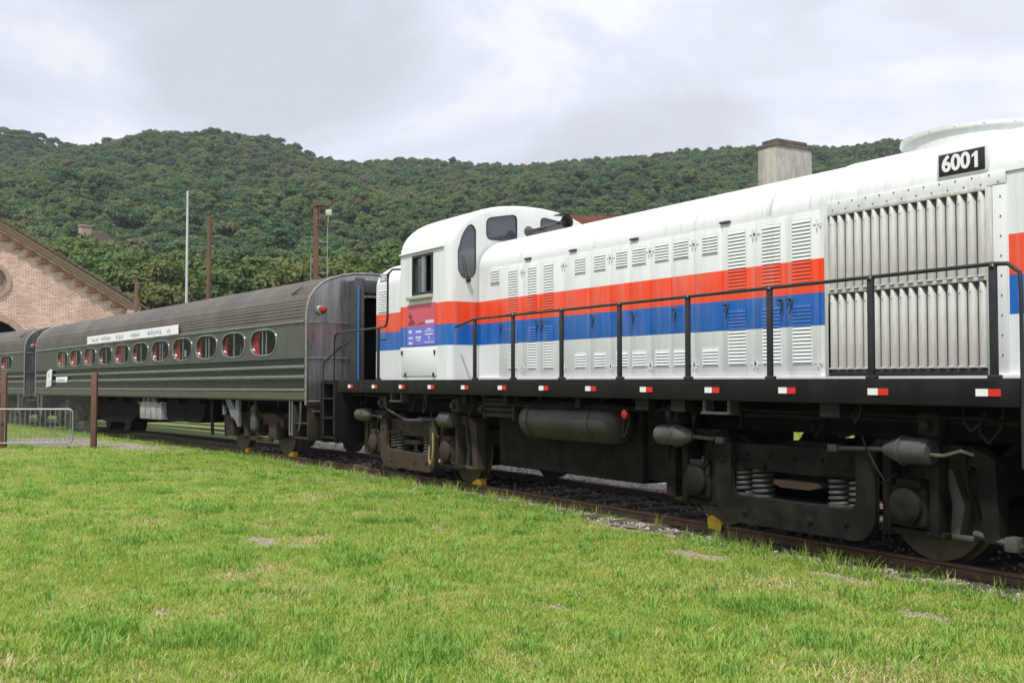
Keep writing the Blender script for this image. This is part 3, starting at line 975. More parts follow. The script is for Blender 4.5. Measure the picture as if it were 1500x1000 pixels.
# side windows: sliding sash, sill and drip rail
for sg in (-1, 1):
    F = lambda a, b_, d, sg=sg: (a, sg * (CW - d), b_)
    mb = MB()
    mb.ring(scale_poly(win, -.03), scale_poly(win, .03), F, -.018, .03)
    ya, yb_ = sorted((sg * (CW + .006), sg * (CW - .03)))
    mb.box(-3.425, -3.375, ya, yb_, 3.08, 3.68, 1)
    mb.box(-3.36, -3.335, ya, yb_, 3.08, 3.68, 1)
    part(mb, 'side_window', ['rail_black', 'alu'], cab)
    mb = MB()
    mb.add([F(-3.73, 3.08, .028), F(-3.34, 3.08, .028), F(-3.34, 3.68, .028), F(-3.73, 3.68, .028)], [(0, 1, 2, 3)])
    part(mb, 'window_pane', 'cab_glass', cab)
    mb = MB()
    mb.cbox(-3.90, -3.05, *sorted((sg * (CW - .01), sg * (CW + .07))), 2.975, 3.035, .008)
    part(mb, 'window_sill', 'cream', cab)
    mb = MB()
    mb.tube([(CX0 + .06, sg * (CW + .012), 3.765), (-2.66, sg * (CW + .012), 3.765)], .018, 8)
    part(mb, 'drip_rail', 'white_paint', cab)
# cab inside: floor, back bulkhead, control stand, curtain seen in the sash
mb = MB()
mb.box(CX0 + .12, CX1 - .06, -1.4, 1.4, 2.28, 2.34)
mb.box(-2.95, -2.62, -1.15, -.55, 2.34, 3.22)
mb.box(CX0 + .11, CX0 + .14, -1.38, 1.38, 2.34, 3.9)
part(mb, 'cab_interior', 'cab_inside', cab)
part(MB().box(-3.70, -3.45, -1.43, -1.41, 3.07, 3.66), 'window_blind', 'cream', cab)
# hatch panel, poster, cab seams
mb = MB()
mb.cbox(-4.17, -2.90, -CW - .014, -CW + .01, 1.72, 2.175, .005)
hp = part(mb, 'access_panel', 'panel_grey')
for x, z in ((-4.13, 2.11), (-2.94, 2.10), (-4.0, 1.74), (-2.98, 1.74)):
    part(MB().cbox(x - .02, x + .02, -CW - .035, -CW - .012, z - .035, z + .035, .006), 'panel_latch', 'rail_black', hp)
mb = MB()
mb.box(-3.965, -2.95, -CW - .008, -CW + .004, 2.225, 2.535, 1)
mb.box(-3.965, -2.95, -CW - .008, -CW + .004, 2.5355, 2.90, 0)
poster = part(mb, 'poster', ['poster_pink', 'poster_purple'])
mb = MB()
yP = -CW - .0095
def flat(mb, pts, mi=0, y=None):
    y = yP if y is None else y
    mb.add([(a, y, b_) for a, b_ in pts], [tuple(range(len(pts)))], mi)
flat(mb, [(-3.94, 2.56), (-3.72, 2.56), (-3.66, 2.60), (-3.80, 2.68), (-3.88, 2.63)], 0)
flat(mb, [(-3.93, 2.70), (-3.84, 2.78), (-3.80, 2.72), (-3.74, 2.70), (-3.83, 2.665)], 0)
flat(mb, [(-3.66, 2.565), (-3.35, 2.60), (-3.30, 2.58), (-3.5, 2.56)], 0)
part(mb, 'poster_artwork', 'poster_dark', poster)
mb = MB()
for x0, x1, z0, z1 in ((-3.29, -2.99, 2.575, 2.625), (-3.90, -3.78, 2.43, 2.48), (-3.64, -3.43, 2.43, 2.465), (-3.33, -2.99, 2.44, 2.455), (-3.24, -3.08, 2.47, 2.49), (-3.30, -3.02, 2.385, 2.41), (-3.90, -3.74, 2.335, 2.365), (-3.64, -3.44, 2.34, 2.37), (-3.60, -3.46, 2.30, 2.322), (-3.18, -3.14, 2.31, 2.37), (-3.90, -3.76, 2.245, 2.285), (-3.33, -2.99, 2.26, 2.275)):
    flat(mb, [(x0, z0), (x1, z0), (x1, z1), (x0, z1)])
part(mb, 'poster_marks', 'poster_pale', poster)
# lamp under the door light, wiper
mb = MB()
mb.lathe([(0, .03), (.03, .04), (.05, .04), (.06, .02)], (CX1 + .0, -1.18, 3.225), (1, 0, 0), 14)
mb.tube([(CX1 + .03, -1.18, 3.24), (CX1 + .035, -1.20, 3.30), (CX1 + .02, -1.26, 3.60)], .006, 5)
part(mb, 'wiper', 'rail_black', cab)
# vertical seam strips on the cab and hood foot
for x in (-2.30, -1.80):
    part(MB().box(x - .008, x + .008, -HW - .004, -HW + .01, 1.70, 3.38), 'panel_seam', 'hood_paint')
# louvers on the short hood
for x0, x1 in ((-6.22, -5.86), (-4.95, -4.62)):
    louver(x0, x1, 2.42, 2.80, 9, -HW - .002, 'hood_paint', short)
    louver(x0, x1, 2.92, 3.34, 9, -HW - .002, 'hood_paint', short)

# ---- handrails
for x in (-5.12, -1.667, -.581, .626, 1.868, 3.106, 4.347, 5.601, 6.818):
    mb = MB()
    mb.cbox(x - .032, x + .032, -1.525, -1.49, DZ - .01, 2.57, .006)
    mb.cbox(x - .05, x + .05, -1.535, -1.47, DZ - .004, DZ + .03, .006)
    mb.lathe([(0, .03), (.02, .035), (.045, .02)], (x, -1.507, 2.545), (0, 0, 1), 10)
    part(mb, 'handrail_post', 'rail_black')
mb = MB()
mb.tube([(-2.36, -1.46, 2.47), (-1.667, -1.507, 2.565), (.626, -1.507, 2.565), (4.347, -1.507, 2.575), (6.818, -1.507, 2.585), (6.95, -1.507, 2.575), (7.05, -1.507, 2.50), (7.06, -1.507, 2.35), (7.06, -1.507, .95)], .018, 8)
part(mb, 'handrail', 'rail_black')
mb = MB()
mb.tube([(-7.18, -1.5, .62), (-7.18, -1.5, 2.42), (-7.12, -1.5, 2.53), (-6.95, -1.5, 2.565), (-5.12, -1.507, 2.58), (-4.85, -1.51, 2.58), (-4.72, -1.53, 2.64), (-4.69, -1.53, 2.78), (-4.69, -1.53, 3.40), (-4.66, -1.53, 3.50), (-4.55, -1.51, 3.56), (-4.34, -1.45, 3.55)], .019, 8)
part(mb, 'handrail', 'rail_black')
mb = MB()
mb.tube([(-6.7, -1.42, 2.36), (-7.0, -1.44, 2.30), (-7.68, -1.5, 2.02), (-7.74, -1.5, 1.95), (-7.74, -1.5, .60)], .018, 8)
part(mb, 'handrail', 'rail_black')
# end steps (four corners), pilots, couplers
for sx in (-1, 1):
    for sy in (-1, 1):
        mb = MB()
        ya, yb_ = sorted((sy * 1.52, sy * .98))
        for z in (.52, .90, 1.28):
            mb.cbox(*sorted((sx * 7.12, sx * 7.82)), ya, yb_, z, z + .035, .006)
        mb.cbox(*sorted((sx * 7.08, sx * 7.11)), ya, yb_, .45, 1.6, .006)
        mb.cbox(*sorted((sx * 7.83, sx * 7.86)), ya, yb_, .45, 1.6, .006)
        mb.box(*sorted((sx * 7.11, sx * 7.83)), *sorted((sy * .96, sy * .99)), .45, 1.6)
        part(mb, 'step_ladder', 'sill_black')
    mb = MB()
    mb.cbox(*sorted((sx * 7.88, sx * 7.95)), -1.45, 1.45, .42, 1.62, .02)
    part(mb, 'pilot_plate', 'sill_black')
    mb = MB()
    mb.cbox(*sorted((sx * 7.9, sx * 8.3)), -.12, .12, .74, .98, .03)
    mb.cbox(*sorted((sx * 8.26, sx * 8.5)), -.17, .10, .70, 1.02, .04)
    part(mb, 'coupler', 'truck_rust')
mb = MB()
mb.tube([(-8.02, -1.42, 1.05), (-8.02, -.5, 1.08), (-8.02, -.2, 1.0)], .018, 6)
part(mb, 'uncoupling_lever', 'steel_worn')

# ---- trucks
helix = MB()
hp_ = [(.105 * math.cos(q * PI / 6), .105 * math.sin(q * PI / 6), .03 + .27 * q / 60) for q in range(61)]
helix.tube(hp_, .021, 6)
helix.lathe([(0, .13), (.03, .13)], (0, 0, 0), (0, 0, 1), 14)
helix.lathe([(.30, .13), (.33, .13)], (0, 0, 0), (0, 0, 1), 14)
helix_me = helix.mesh('coil_spring', 'cyl_grey')
wh = MB()
wh.lathe([(-.07, .09), (-.07, .40), (-.06, .43), (-.068, .508), (.045, .512), (.06, .54), (.075, .54), (.08, .44), (.05, .40), (.03, .20), (.06, .12), (.06, .09)], (0, 0, 0), (0, 1, 0), 44)
wheel_me = wh.mesh('wheel', 'wheel_steel')
def arc_pts(cx_, cz_, r_, a0, a1, n=6):
    return [(cx_ + r_ * math.cos(a0 + (a1 - a0) * k / n), cz_ + r_ * math.sin(a0 + (a1 - a0) * k / n)) for k in range(n + 1)]
eq_poly = [(-1.06, .98)] + arc_pts(-.80, .40, .26, PI, 1.5 * PI) + arc_pts(.82, .40, .26, 1.5 * PI, 2 * PI) + [(1.08, .98), (.86, .98)] + arc_pts(.74, .54, .12, 0, -PI / 2) + arc_pts(-.70, .54, .12, -PI / 2, -PI) + [(-.82, .98)]
def make_truck(c, mat):
    mb = MB()
    P = lambda pts: [(c + a, b_) for a, b_ in pts]
    for sg in (-1, 1):
        Y = lambda a, b_: tuple(sorted((sg * a, sg * b_)))
        # top member of the frame with raised ends over the axles
        mb.prism(P([(-2.02, .30), (-1.86, .30), (-1.86, .86), (-1.70, .98), (-1.05, .98), (-.9, .86), (-.8, .70), (.8, .70), (.9, .80), (1.05, .98), (1.72, .98), (2.04, .90), (2.12, .28), (2.26, .28), (2.22, .98), (2.0, 1.08), (1.0, 1.10), (.9, .985), (-.9, .97), (-1.0, 1.10), (-1.8, 1.10), (-2.02, .95)]), 'y', *Y(1.05, 1.20))
        for ax_ in (-1.40, 1.40):                       # pedestal jaws
            for e in (-.25, .25):
                mb.cbox(c + ax_ + e - .05, c + ax_ + e + .05, *Y(1.08, 1.24), .27, .98, .012)
            mb.cbox(c + ax_ - .34, c + ax_ + .34, *Y(1.10, 1.22), .25, .31, .01)
        # spring plank seats
        mb.cbox(c - .95, c + .95, *Y(.92, 1.22), .37, .42, .01)
        mb.cbox(c - .98, c - .40, *Y(.92, 1.24), .715, .775, .01)
        mb.cbox(c + .36, c + .98, *Y(.92, 1.24), .715, .775, .01)
    mb.box(c - .25, c + .25, -1.0, 1.0, .62, 1.02)
    for e in (-1.86, 1.92):
        mb.box(c + e - .1, c + e + .1, -1.04, 1.04, .62, .86)
    tk = part(mb, 'truck', mat)
    for ax_ in (-1.40, 1.40):
        for sy in (-1, 1):
            inst(wheel_me, 'wheel', tk, (c + ax_, sy * .80, .508), (0, 0, 0 if sy < 0 else PI))
        mb = MB()
        mb.tube([(c + ax_, -1.15, .508), (c + ax_, 1.15, .508)], .085, 12)
        mb.lathe([(-.45, .33), (.45, .33)], (c + ax_ * .72, 0, .55), (0, 1, 0), 20)
        part(mb, 'axle', 'under_black', tk)
        for sy in (-1, 1):
            mb = MB()
            yb_ = sy * 1.08
            mb.cbox(c + ax_ - .19, c + ax_ + .19, *sorted((yb_, sy * 1.27)), .34, .70, .03)
            mb.lathe([(0, .165), (.05, .165), (.07, .14), (.085, .09), (.09, .03)], (c + ax_, sy * 1.27, .52), (0, sy, 0), 20)
            for q in range(6):
                a = q * PI / 3
                mb.lathe([(0, .018), (.02, .018)], (c + ax_ + .125 * math.cos(a), sy * 1.315, .52 + .125 * math.sin(a)), (0, sy, 0), 6)
            mb.cbox(c + ax_ - .10, c + ax_ + .16, *sorted((sy * 1.1, sy * 1.30)), .68, .76, .015)
            part(mb, 'journal_box', mat, tk)
    for sy in (-1, 1):
        mb = MB()
        mb.prism(P(eq_poly), 'y', *sorted((sy * 1.25, sy * 1.315)))
        for ax_, z in ((-.6, .26), (.3, .27), (.75, .30), (-.94, .8)):
            mb.lathe([(0, .03), (.015, .03), (.025, .012)], (c + ax_, sy * 1.315, z), (0, sy, 0), 8)
        part(mb, 'equalizer', mat, tk)
        for x in (-.80, -.545, .50, .755):
            inst(helix_me, 'coil_spring', tk, (c + x, sy * 1.10, .415), (0, 0, random.uniform(0, 6)))
        mb = MB()
        mb.prism(P([(-.30, .585), (-.18, .55), (.20, .55), (.33, .585), (.30, .625), (-.26, .625)]), 'y', *sorted((sy * 1.02, sy * 1.22)))
        part(mb, 'leaf_spring', 'truck_rust', tk)
        # brake cylinders, one at each end, rods towards the middle
        for e, x0, x1, xr in ((0, -1.98, -1.42, -.95), (1, 1.72, 1.22, .62)):
            mb = MB()
            yc = sy * 1.33
            dx = 1 if x1 > x0 else -1
            ln = abs(x1 - x0)
            mb.lathe([(0, .06), (.01, .11), (.05, .115), (ln * .55, .12), (ln * .56, .133), (ln * .62, .133), (ln * .63, .12), (ln * .8, .095), (ln, .05), (ln + .02, .035)], (c + x0, yc, 1.02), (dx, 0, 0), 24)
            mb.cbox(c + x0 + dx * .12 - .05, c + x0 + dx * .12 + .05, *sorted((sy * 1.12, sy * 1.30)), .96, 1.14, .015)
            part(mb, 'brake_cylinder', 'cyl_grey', tk)
            mb = MB()
            mb.tube([(c + x1, yc, 1.02), (c + xr, yc, 1.0)], .022, 8)
            mb.cbox(c + xr - .06, c + xr + .06, yc - .035, yc + .035, .965, 1.035, .01)
            part(mb, 'brake_rod', 'cyl_grey', tk)
        for e in (-1, 1):
            mb = MB()
            mb.tube([(c + e * 1.95, sy * 1.24, 1.08), (c + e * 1.97, sy * 1.20, .7), (c + e * 2.02, sy * 1.0, .35), (c + e * 1.95, sy * .84, .16)], .017, 6)
            mb.tube([(c + e * .95, sy * 1.33, 1.12), (c + e * 1.1, sy * 1.36, .9), (c + e * 1.22, sy * 1.34, .72), (c + e * 1.3, sy * 1.28, .80)], .012, 6)
            part(mb, 'sand_pipe', mat, tk)
        mb = MB()
        for q in range(11):
            x = -1.75 + q * .35
            mb.lathe([(0, .026), (.02, .026), (.028, .012)], (c + x, sy * 1.20, 1.045 if abs(x) > 1.0 else .86), (0, sy, 0), 6)
        part(mb, 'frame_bolting', mat, tk)
        # brake hanger with shoe at the outer wheel
        for e in (-1, 1):
            mb = MB()
            mb.prism(P([(e * 1.72, .30), (e * 1.80, .28), (e * 1.86, .55), (e * 1.74, .86), (e * 1.66, .86), (e * 1.74, .56)]), 'y', *sorted((sy * 1.0, sy * 1.10)))
            mb.cbox(c + e * 1.80 - .16, c + e * 1.80 + .16, *sorted((sy * 1.02, sy * 1.12)), .255, .30, .01)
            part(mb, 'brake_hanger', 'cyl_grey', tk)
    return tk
tf = make_truck(4.38, 'truck_black')
tr_ = make_truck(-4.38, 'truck_rust')
# tan hose looped over the rear equalizer; pipe above it
mb = MB()
mb.tube([(-3.30, -1.36, .80), (-3.27, -1.37, .55), (-3.30, -1.37, .36), (-3.36, -1.37, .28), (-3.42, -1.37, .36), (-3.40, -1.37, .58)], .017, 6)
part(mb, 'hose', 'hose_tan', tr_)
mb = MB()
mb.tube([(-5.10, -1.37, 1.36), (-5.05, -1.38, 1.16), (-4.85, -1.40, 1.12), (-4.2, -1.40, .98), (-3.75, -1.37, .99)], .022, 6)
part(mb, 'brake_pipe', 'cyl_grey', tr_)
mb = MB()
mb.tube([(6.05, -1.36, 1.0), (6.25, -1.38, 1.0), (6.4, -1.37, 1.05), (6.5, -1.33, 1.02)], .016, 6)
part(mb, 'brake_pipe', 'steel_worn', tf)
mb = MB()
mb.tube([(6.35, -1.12, .33), (6.75, -1.2, .29), (7.15, -1.2, .28)], .03, 8)
mb.cbox(6.72, 6.84, -1.28, -1.14, .24, .36, .015)
part(mb, 'brake_linkage', 'cyl_grey', tf)
# ---- tanks and gear between the trucks
mb = MB()
mb.cbox(-1.80, 1.70, -1.02, 1.02, .36, 1.16, .06)
mb.box(-1.6, 1.6, -.8, .8, 1.15, 1.42)
part(mb, 'fuel_tank', 'truck_black')
mb = MB()
mb.cbox(1.73, 2.30, -.98, .98, .42, 1.40, .02)
mb.cbox(1.66, 1.74, -1.06, -.90, .40, 1.42, .01)
part(mb, 'equipment_box', 'truck_black')
mb = MB()
mb.lathe([(0, .02), (.02, .12), (.07, .20), (.16, .25), (.28, .265), (2.04, .265), (2.16, .25), (2.25, .20), (2.30, .12), (2.32, .02)], (-.74, -1.16, 1.10), (1, 0, 0), 36)
tank = part(mb, 'air_tank', 'tank_grey')
for x in (-.42, 1.02):
    mb = MB()
    mb.lathe([(0, .266), (0, .276), (.05, .276), (.05, .266)], (x, -1.16, 1.10), (1, 0, 0), 36)
    mb.cbox(x, x + .05, -1.19, -1.13, 1.36, 1.45, .005)
    part(mb, 'tank_strap', 'tank_grey', tank)
mb = MB()
for z in (1.14, 1.22, 1.30, 1.36):
    mb.tube([(-1.68, -1.30, z), (-.84, -1.30, z)], .032, 8)
for x in (-1.70, -.86):
    mb.cbox(x - .03, x + .03, -1.34, -1.26, 1.08, 1.42, .008)
mb.lathe([(0, .06), (.1, .06)], (-1.80, -1.32, 1.22), (1, 0, 0), 12)
part(mb, 'cooling_pipes', 'truck_rust')
mb = MB()
mb.lathe([(0, .02), (.02, .055), (.05, .055), (.06, .03)], (1.90, -1.42, 1.24), (0, -1, 0), 14, 0)
mb.tube([(1.90, -1.38, 1.24), (1.86, -1.36, 1.12), (1.78, -1.34, 1.0), (1.70, -1.32, .96), (1.66, -1.3, 1.02), (1.66, -1.25, 1.3)], .014, 6, 1)
part(mb, 'emergency_valve', ['red_plastic', 'rubber'])

# ---- pipes, conduit and slack hoses under the deck
for y, z, r_, x0, x1 in ((-1.38, 1.385, .022, -6.6, -2.2), (-1.33, 1.335, .016, -2.6, 6.7), (-1.22, 1.29, .03, 2.4, 6.9), (-1.40, 1.30, .014, -.9, 2.9)):
    mb = MB()
    n_ = 12
    mb.tube([(x0 + (x1 - x0) * q / n_, y + random.uniform(-.012, .012), z + random.uniform(-.012, .012)) for q in range(n_ + 1)], r_, 6)
    part(mb, 'air_pipe', 'truck_black')
rh = random.Random(11)
for x in (-6.3, -5.35, -4.1, -3.55, -2.35, -1.95, 2.55, 3.0, 3.75, 4.6, 5.35, 6.35, 6.7):
    mb = MB()
    y, d = rh.uniform(-1.42, -1.2), rh.uniform(.12, .34)
    dx = rh.uniform(-.25, .25)
    mb.tube([(x, y, 1.42), (x + dx * .1, y - .02, 1.42 - d * .6), (x + dx * .5, y - .03, 1.42 - d), (x + dx * .9, y - .01, 1.42 - d * .7), (x + dx, y + .05, 1.38)], rh.choice((.010, .014, .018)), 6)
    part(mb, 'air_hose', rh.choice(('rubber', 'truck_black', 'truck_rust')))
for x in (-5.2, -2.5, 2.7, 6.1):
    mb = MB()
    mb.cbox(x - .11, x + .11, -1.40, -1.22, 1.16, 1.36, .02)
    mb.lathe([(0, .05), (.06, .05), (.07, .03)], (x, -1.40, 1.26), (0, -1, 0), 12)
    part(mb, 'valve_box', 'truck_rust' if x < 0 else 'truck_black')

# ---- the driver behind the cab's front window
def person(loc, rz):
    root = empty('person', loc, (0, 0, rz))
    tag(root, 'dark-haired person in dark shirt inside the locomotive cab', 'person')
    J = {'pel': ((0, 0, .92), .15), 'wst': ((0, 0, 1.08), .14), 'chs': ((0, 0, 1.30), .16), 'nkb': ((0, 0, 1.46), .075), 'nk': ((.01, 0, 1.52), .055), 'hd0': ((.015, 0, 1.58), .075), 'hd1': ((.015, 0, 1.66), .092), 'hd2': ((.01, 0, 1.73), .075)}
    ed = [('pel', 'wst'), ('wst', 'chs'), ('chs', 'nkb'), ('nkb', 'nk'), ('nk', 'hd0'), ('hd0', 'hd1'), ('hd1', 'hd2')]
    for s_, n_ in ((-1, 'l'), (1, 'r')):
        J.update({n_ + 'sh': ((0, s_ * .19, 1.42), .07), n_ + 'el': ((.04, s_ * .25, 1.15), .045), n_ + 'wr': ((.24, s_ * .22, 1.02), .033), n_ + 'ha': ((.33, s_ * .21, 1.02), .035), n_ + 'hp': ((0, s_ * .10, .86), .10), n_ + 'kn': ((.02, s_ * .11, .48), .065), n_ + 'an': ((0, s_ * .11, .09), .045), n_ + 'to': ((.16, s_ * .12, .04), .04)})
        ed += [('chs', n_ + 'sh'), (n_ + 'sh', n_ + 'el'), (n_ + 'el', n_ + 'wr'), (n_ + 'wr', n_ + 'ha'), ('pel', n_ + 'hp'), (n_ + 'hp', n_ + 'kn'), (n_ + 'kn', n_ + 'an'), (n_ + 'an', n_ + 'to')]
    ks = list(J)
    me = bpy.data.meshes.new('body')
    me.from_pydata([J[k][0] for k in ks], [(ks.index(a), ks.index(b_)) for a, b_ in ed], [])
    o = bpy.data.objects.new('body', me)
    col.objects.link(o)
    sk = o.modifiers.new('skin', 'SKIN')
    for i, k in enumerate(ks):
        me.skin_vertices[0].data[i].radius = (J[k][1], J[k][1])
    me.skin_vertices[0].data[0].use_root = True
    o.modifiers.new('sub', 'SUBSURF').levels = 1
    dg = bpy.context.evaluated_depsgraph_get()
    bmx = bpy.data.meshes.new_from_object(o.evaluated_get(dg))
    bmx.materials.clear()
    bmx.materials.append(MATS['shirt'])
    bmx.materials.append(MATS['skin'])
    for p in bmx.polygons:
        p.use_smooth = True
        p.material_index = 1 if p.center.z > 1.49 else 0
    bpy.data.objects.remove(o)
    inst(bmx, 'body', root)
    mb = MB()                                          # hair cap, nose, ears
    rg = []
    for i in range(7):
        a = i / 6 * PI * .58
        rg.append([(-.004 + .108 * math.sin(a) * math.cos(q * PI / 10) - (.02 if i == 6 else 0), .096 * math.sin(a) * math.sin(q * PI / 10), 1.675 + .128 * math.cos(a) + (.035 * math.cos(q * PI / 10) if i > 3 else 0)) for q in range(20)])
    mb.loft(rg, 0, True)
    inst(mb.mesh('hair', 'hair'), 'hair', root)
    mb = MB()
    mb.lathe([(0, .004), (.02, .016), (.05, .010)], (.10, 0, 1.665), (.35, 0, -1), 8)
    for s_ in (-1, 1):
        mb.lathe([(0, .02), (.02, .024), (.025, .01)], (.005, s_ * .085, 1.65), (0, s_, 0), 8)
    inst(mb.mesh('face_features', 'skin'), 'face_features', root)
    return root
person((LX - 3.0, LY - .10, 2.345), 0.1)

# wheel chocks on the near rail
def chock(s_, flip):
    c_, a = track(s_, -.835)
    root = empty('wheel_chock', c_, (0, 0, a + (PI if flip else 0)))
    root.scale = (.8, .72, .72)
    mb = MB()
    mb.prism([(-.17, .0), (.15, .0), (.16, .03), (.02, .10), (-.05, .13), (-.12, .12), (-.17, .06)], 'y', -.07, .07)
    mb.build('wedge', 'yellow_paint', root)
    mb = MB()
    mb.cbox(-.15, .13, -.085, -.071, -.09, .05, .006)
    mb.tube([(-.14, -.06, .08), (-.2, -.06, .13), (-.2, .06, .13), (-.14, .06, .08)], .012, 6)
    mb.build('clamp', 'yellow_paint', root)
    return root
for s_, fl, lb in ((-2.85, False, 'yellow wheel chock on the rail under the locomotive front truck'), (2.62, True, 'yellow wheel chock on the rail behind the locomotive rear truck'), (10.35, True, 'yellow wheel chock ahead of the first coach wheel'), (12.95, False, 'small yellow wheel chock at the second coach wheel')):
    tag(chock(s_, fl), lb, 'wheel chock', 'yellow chocks on the rail')

# ------------------------------------------------------------------ passenger coaches
def cell_wall(mb, cell, holes, fn, depth):
    if not holes:
        for d in (0, depth):
            mb.add([fn(a, b_, d) for a, b_ in cell], [(0, 1, 2, 3)])
        return
    (x0, z0), (x1, z1) = cell[0], cell[2]
    hole = holes[0]
    n = len(hole)
    cx_, cz_ = sum(p[0] for p in hole) / n, sum(p[1] for p in hole) / n
    outp, side = [], []
    for a, b_ in hole:
        dx, dz = a - cx_, b_ - cz_
        tx = ((x1 if dx > 0 else x0) - cx_) / dx if abs(dx) > 1e-9 else 1e9
        tz = ((z1 if dz > 0 else z0) - cz_) / dz if abs(dz) > 1e-9 else 1e9
        k = min(tx, tz)
        outp.append((cx_ + dx * k, cz_ + dz * k))
        side.append(('R' if dx > 0 else 'L') if tx < tz else ('T' if dz > 0 else 'B'))
    cor = {frozenset('RT'): (x1, z1), frozenset('LT'): (x0, z1), frozenset('LB'): (x0, z0), frozenset('RB'): (x1, z0)}
    for d in (0, depth):
        mb.add([fn(*p, d) for p in hole] + [fn(*p, d) for p in outp], [(i, (i + 1) % n, n + (i + 1) % n, n + i) for i in range(n)])
        for i in range(n):
            j = (i + 1) % n
            if side[i] != side[j]:
                mb.add([fn(*outp[i], d), fn(*cor[frozenset((side[i], side[j]))], d), fn(*outp[j], d)], [(0, 1, 2)])
    mb.add([fn(*p, 0) for p in hole] + [fn(*p, depth) for p in hole], [(i, (i + 1) % n, n + (i + 1) % n, n + i) for i in range(n)])
CE, CF = 1.6, -21.1        # near and far end in the coach's own x
def make_coach(root):
    P = lambda mb, n, mt, par=root, ang=35: mb.build(n, mt, par, ang)
    # fluted lower side and skirt (both sides), extruded profile
    side = [(1.49, 1.25), (1.50, 1.26), (1.50, 1.40), (1.485, 1.405), (1.50, 1.42), (1.512, 1.445), (1.50, 1.475), (1.455, 1.485), (1.455, 1.665), (1.50, 1.675), (1.512, 1.715), (1.50, 1.755), (1.455, 1.765), (1.455, 1.875), (1.50, 1.885), (1.512, 1.92), (1.50, 1.96), (1.455, 1.97), (1.455, 2.085), (1.50, 2.10)]
    for sg in (-1, 1):
        mb = MB()
        mb.loft([[(x, sg * y, z) for y, z in side] for x in (CF + .06, -14, -7, CE - .06)])
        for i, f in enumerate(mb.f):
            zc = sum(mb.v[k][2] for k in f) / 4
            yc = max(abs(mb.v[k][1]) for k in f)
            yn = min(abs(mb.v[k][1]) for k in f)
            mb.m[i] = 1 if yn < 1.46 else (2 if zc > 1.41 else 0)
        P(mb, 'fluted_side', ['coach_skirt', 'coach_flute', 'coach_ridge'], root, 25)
    # window band
    wc = [-.5 - 1.68 * k for k in range(11)]
    for sg in (-1, 1):
        F = lambda a, b_, d, sg=sg: (a, sg * (1.503 - d), b_)
        mb = MB()
        xs = [CE - .06] + [(wc[k] + wc[k + 1]) / 2 for k in range(10)]
        xs = [CE - .06, .34] + [(wc[k] + wc[k + 1]) / 2 for k in range(10)] + [wc[-1] - .84, CF + .06]
        for k in range(len(xs) - 1):
            a, b_ = xs[k + 1], xs[k]
            cell = [(a, 2.10), (b_, 2.10), (b_, 2.83), (a, 2.83)]
            holes = [superellipse(wc[k - 1], 2.482, .70, .295, 2.7)] if 1 <= k <= 11 else []
            cell_wall(mb, cell, holes, F, .06)
        P(mb, 'window_band', 'coach_side')
        for k in range(11):
            hole = superellipse(wc[k], 2.482, .70, .295, 2.7)
            fr = MB().ring(scale_poly(hole, -.03), scale_poly(hole, .012), F, -.012, .03)
            fo = P(fr, 'window_frame', 'chrome')
            mb = MB()
            for e in ((-.02,) if k % 2 else (-.10, .10)):
                mb.box(wc[k] + e - .012, wc[k] + e + .012, *sorted((sg * 1.478, sg * 1.46)), 2.19, 2.775)
            P(mb, 'mullion', 'alu', fo)
            g_ = MB()
            g_.add([F(a, b_, .035) for a, b_ in hole], [tuple(range(len(hole)))])
            P(g_, 'window_pane', 'coach_glass', fo)
            # drawn-back curtains
            cu = MB()
            for e, wd in ((-1, .42 if k % 3 == 0 else .28), (1, .40 if k % 3 == 1 else .16)):
                if k >= 8 and e < 0:
                    wd = .62
                rows = []
                for q in range(13):
                    u = q / 12
                    x = wc[k] + e * (.74 - wd * u)
                    yy = sg * (1.42 - .022 * math.sin(q * 2.1))
                    pinch = .35 * math.exp(-((2.42 - 2.45) ** 2) / .02) * u
                    rows.append([(x, yy, 2.80), (x + e * .10 * u, yy, 2.45), (x + e * .02 * u, yy, 2.15)])
                cu.loft(rows)
            P(cu, 'curtain', 'curtain_red', fo)
        # drip gutter over the windows
        mb = MB()
        mb.tube([(CE - .05, sg * 1.515, 2.845), (CF + .05, sg * 1.515, 2.845)], .022, 6)
        P(mb, 'gutter', 'coach_trim')
    # ribbed arched roof
    base = [(1.50, 2.85), (1.495, 3.0), (1.47, 3.18), (1.42, 3.34), (1.30, 3.51), (1.15, 3.64), (.95, 3.745), (.70, 3.82), (.40, 3.87), (0., 3.89)]
    dense = []
    for i in range(len(base) - 1):
        a, b_ = Vector(base[i]), Vector(base[i + 1])
        n = max(2, int((b_ - a).length / .032))
        dense += [a.lerp(b_, k / n) for k in range(n)]
    dense.append(Vector(base[-1]))
    half = []
    for i, p in enumerate(dense):
        tn = (dense[min(i + 1, len(dense) - 1)] - dense[max(i - 1, 0)]).normalized()
        nrm = Vector((-tn.y, tn.x)) * -1
        half.append(p + nrm * (.010 if i % 2 else 0.))
    full = [(-p.x, p.y) for p in half] + [(p.x, p.y) for p in half[-2::-1]]
    mb = MB()
    mb.loft([[(x, y, z) for y, z in full] for x in (CF, -16.5, -11., -5.5, CE - .04)])
    roof = P(mb, 'roof', 'coach_roof', root, 20)
    mb = MB()
    mb.tube([(.80, -1.22, 3.66), (.95, -1.30, 3.60), (.98, -1.34, 3.56), (.78, -1.36, 3.50), (.66, -1.38, 3.46)], .02, 6)
    P(mb, 'roof_bracket', 'coach_roof', roof)
    # ends
    smooth_half = [Vector(q) for q in base]
    endp = [(-p.x, p.y) for p in smooth_half] + [(p.x, p.y) for p in smooth_half[-2::-1]]
    endo = [(-1.5, 1.15)] + endp + [(1.5, 1.15)]
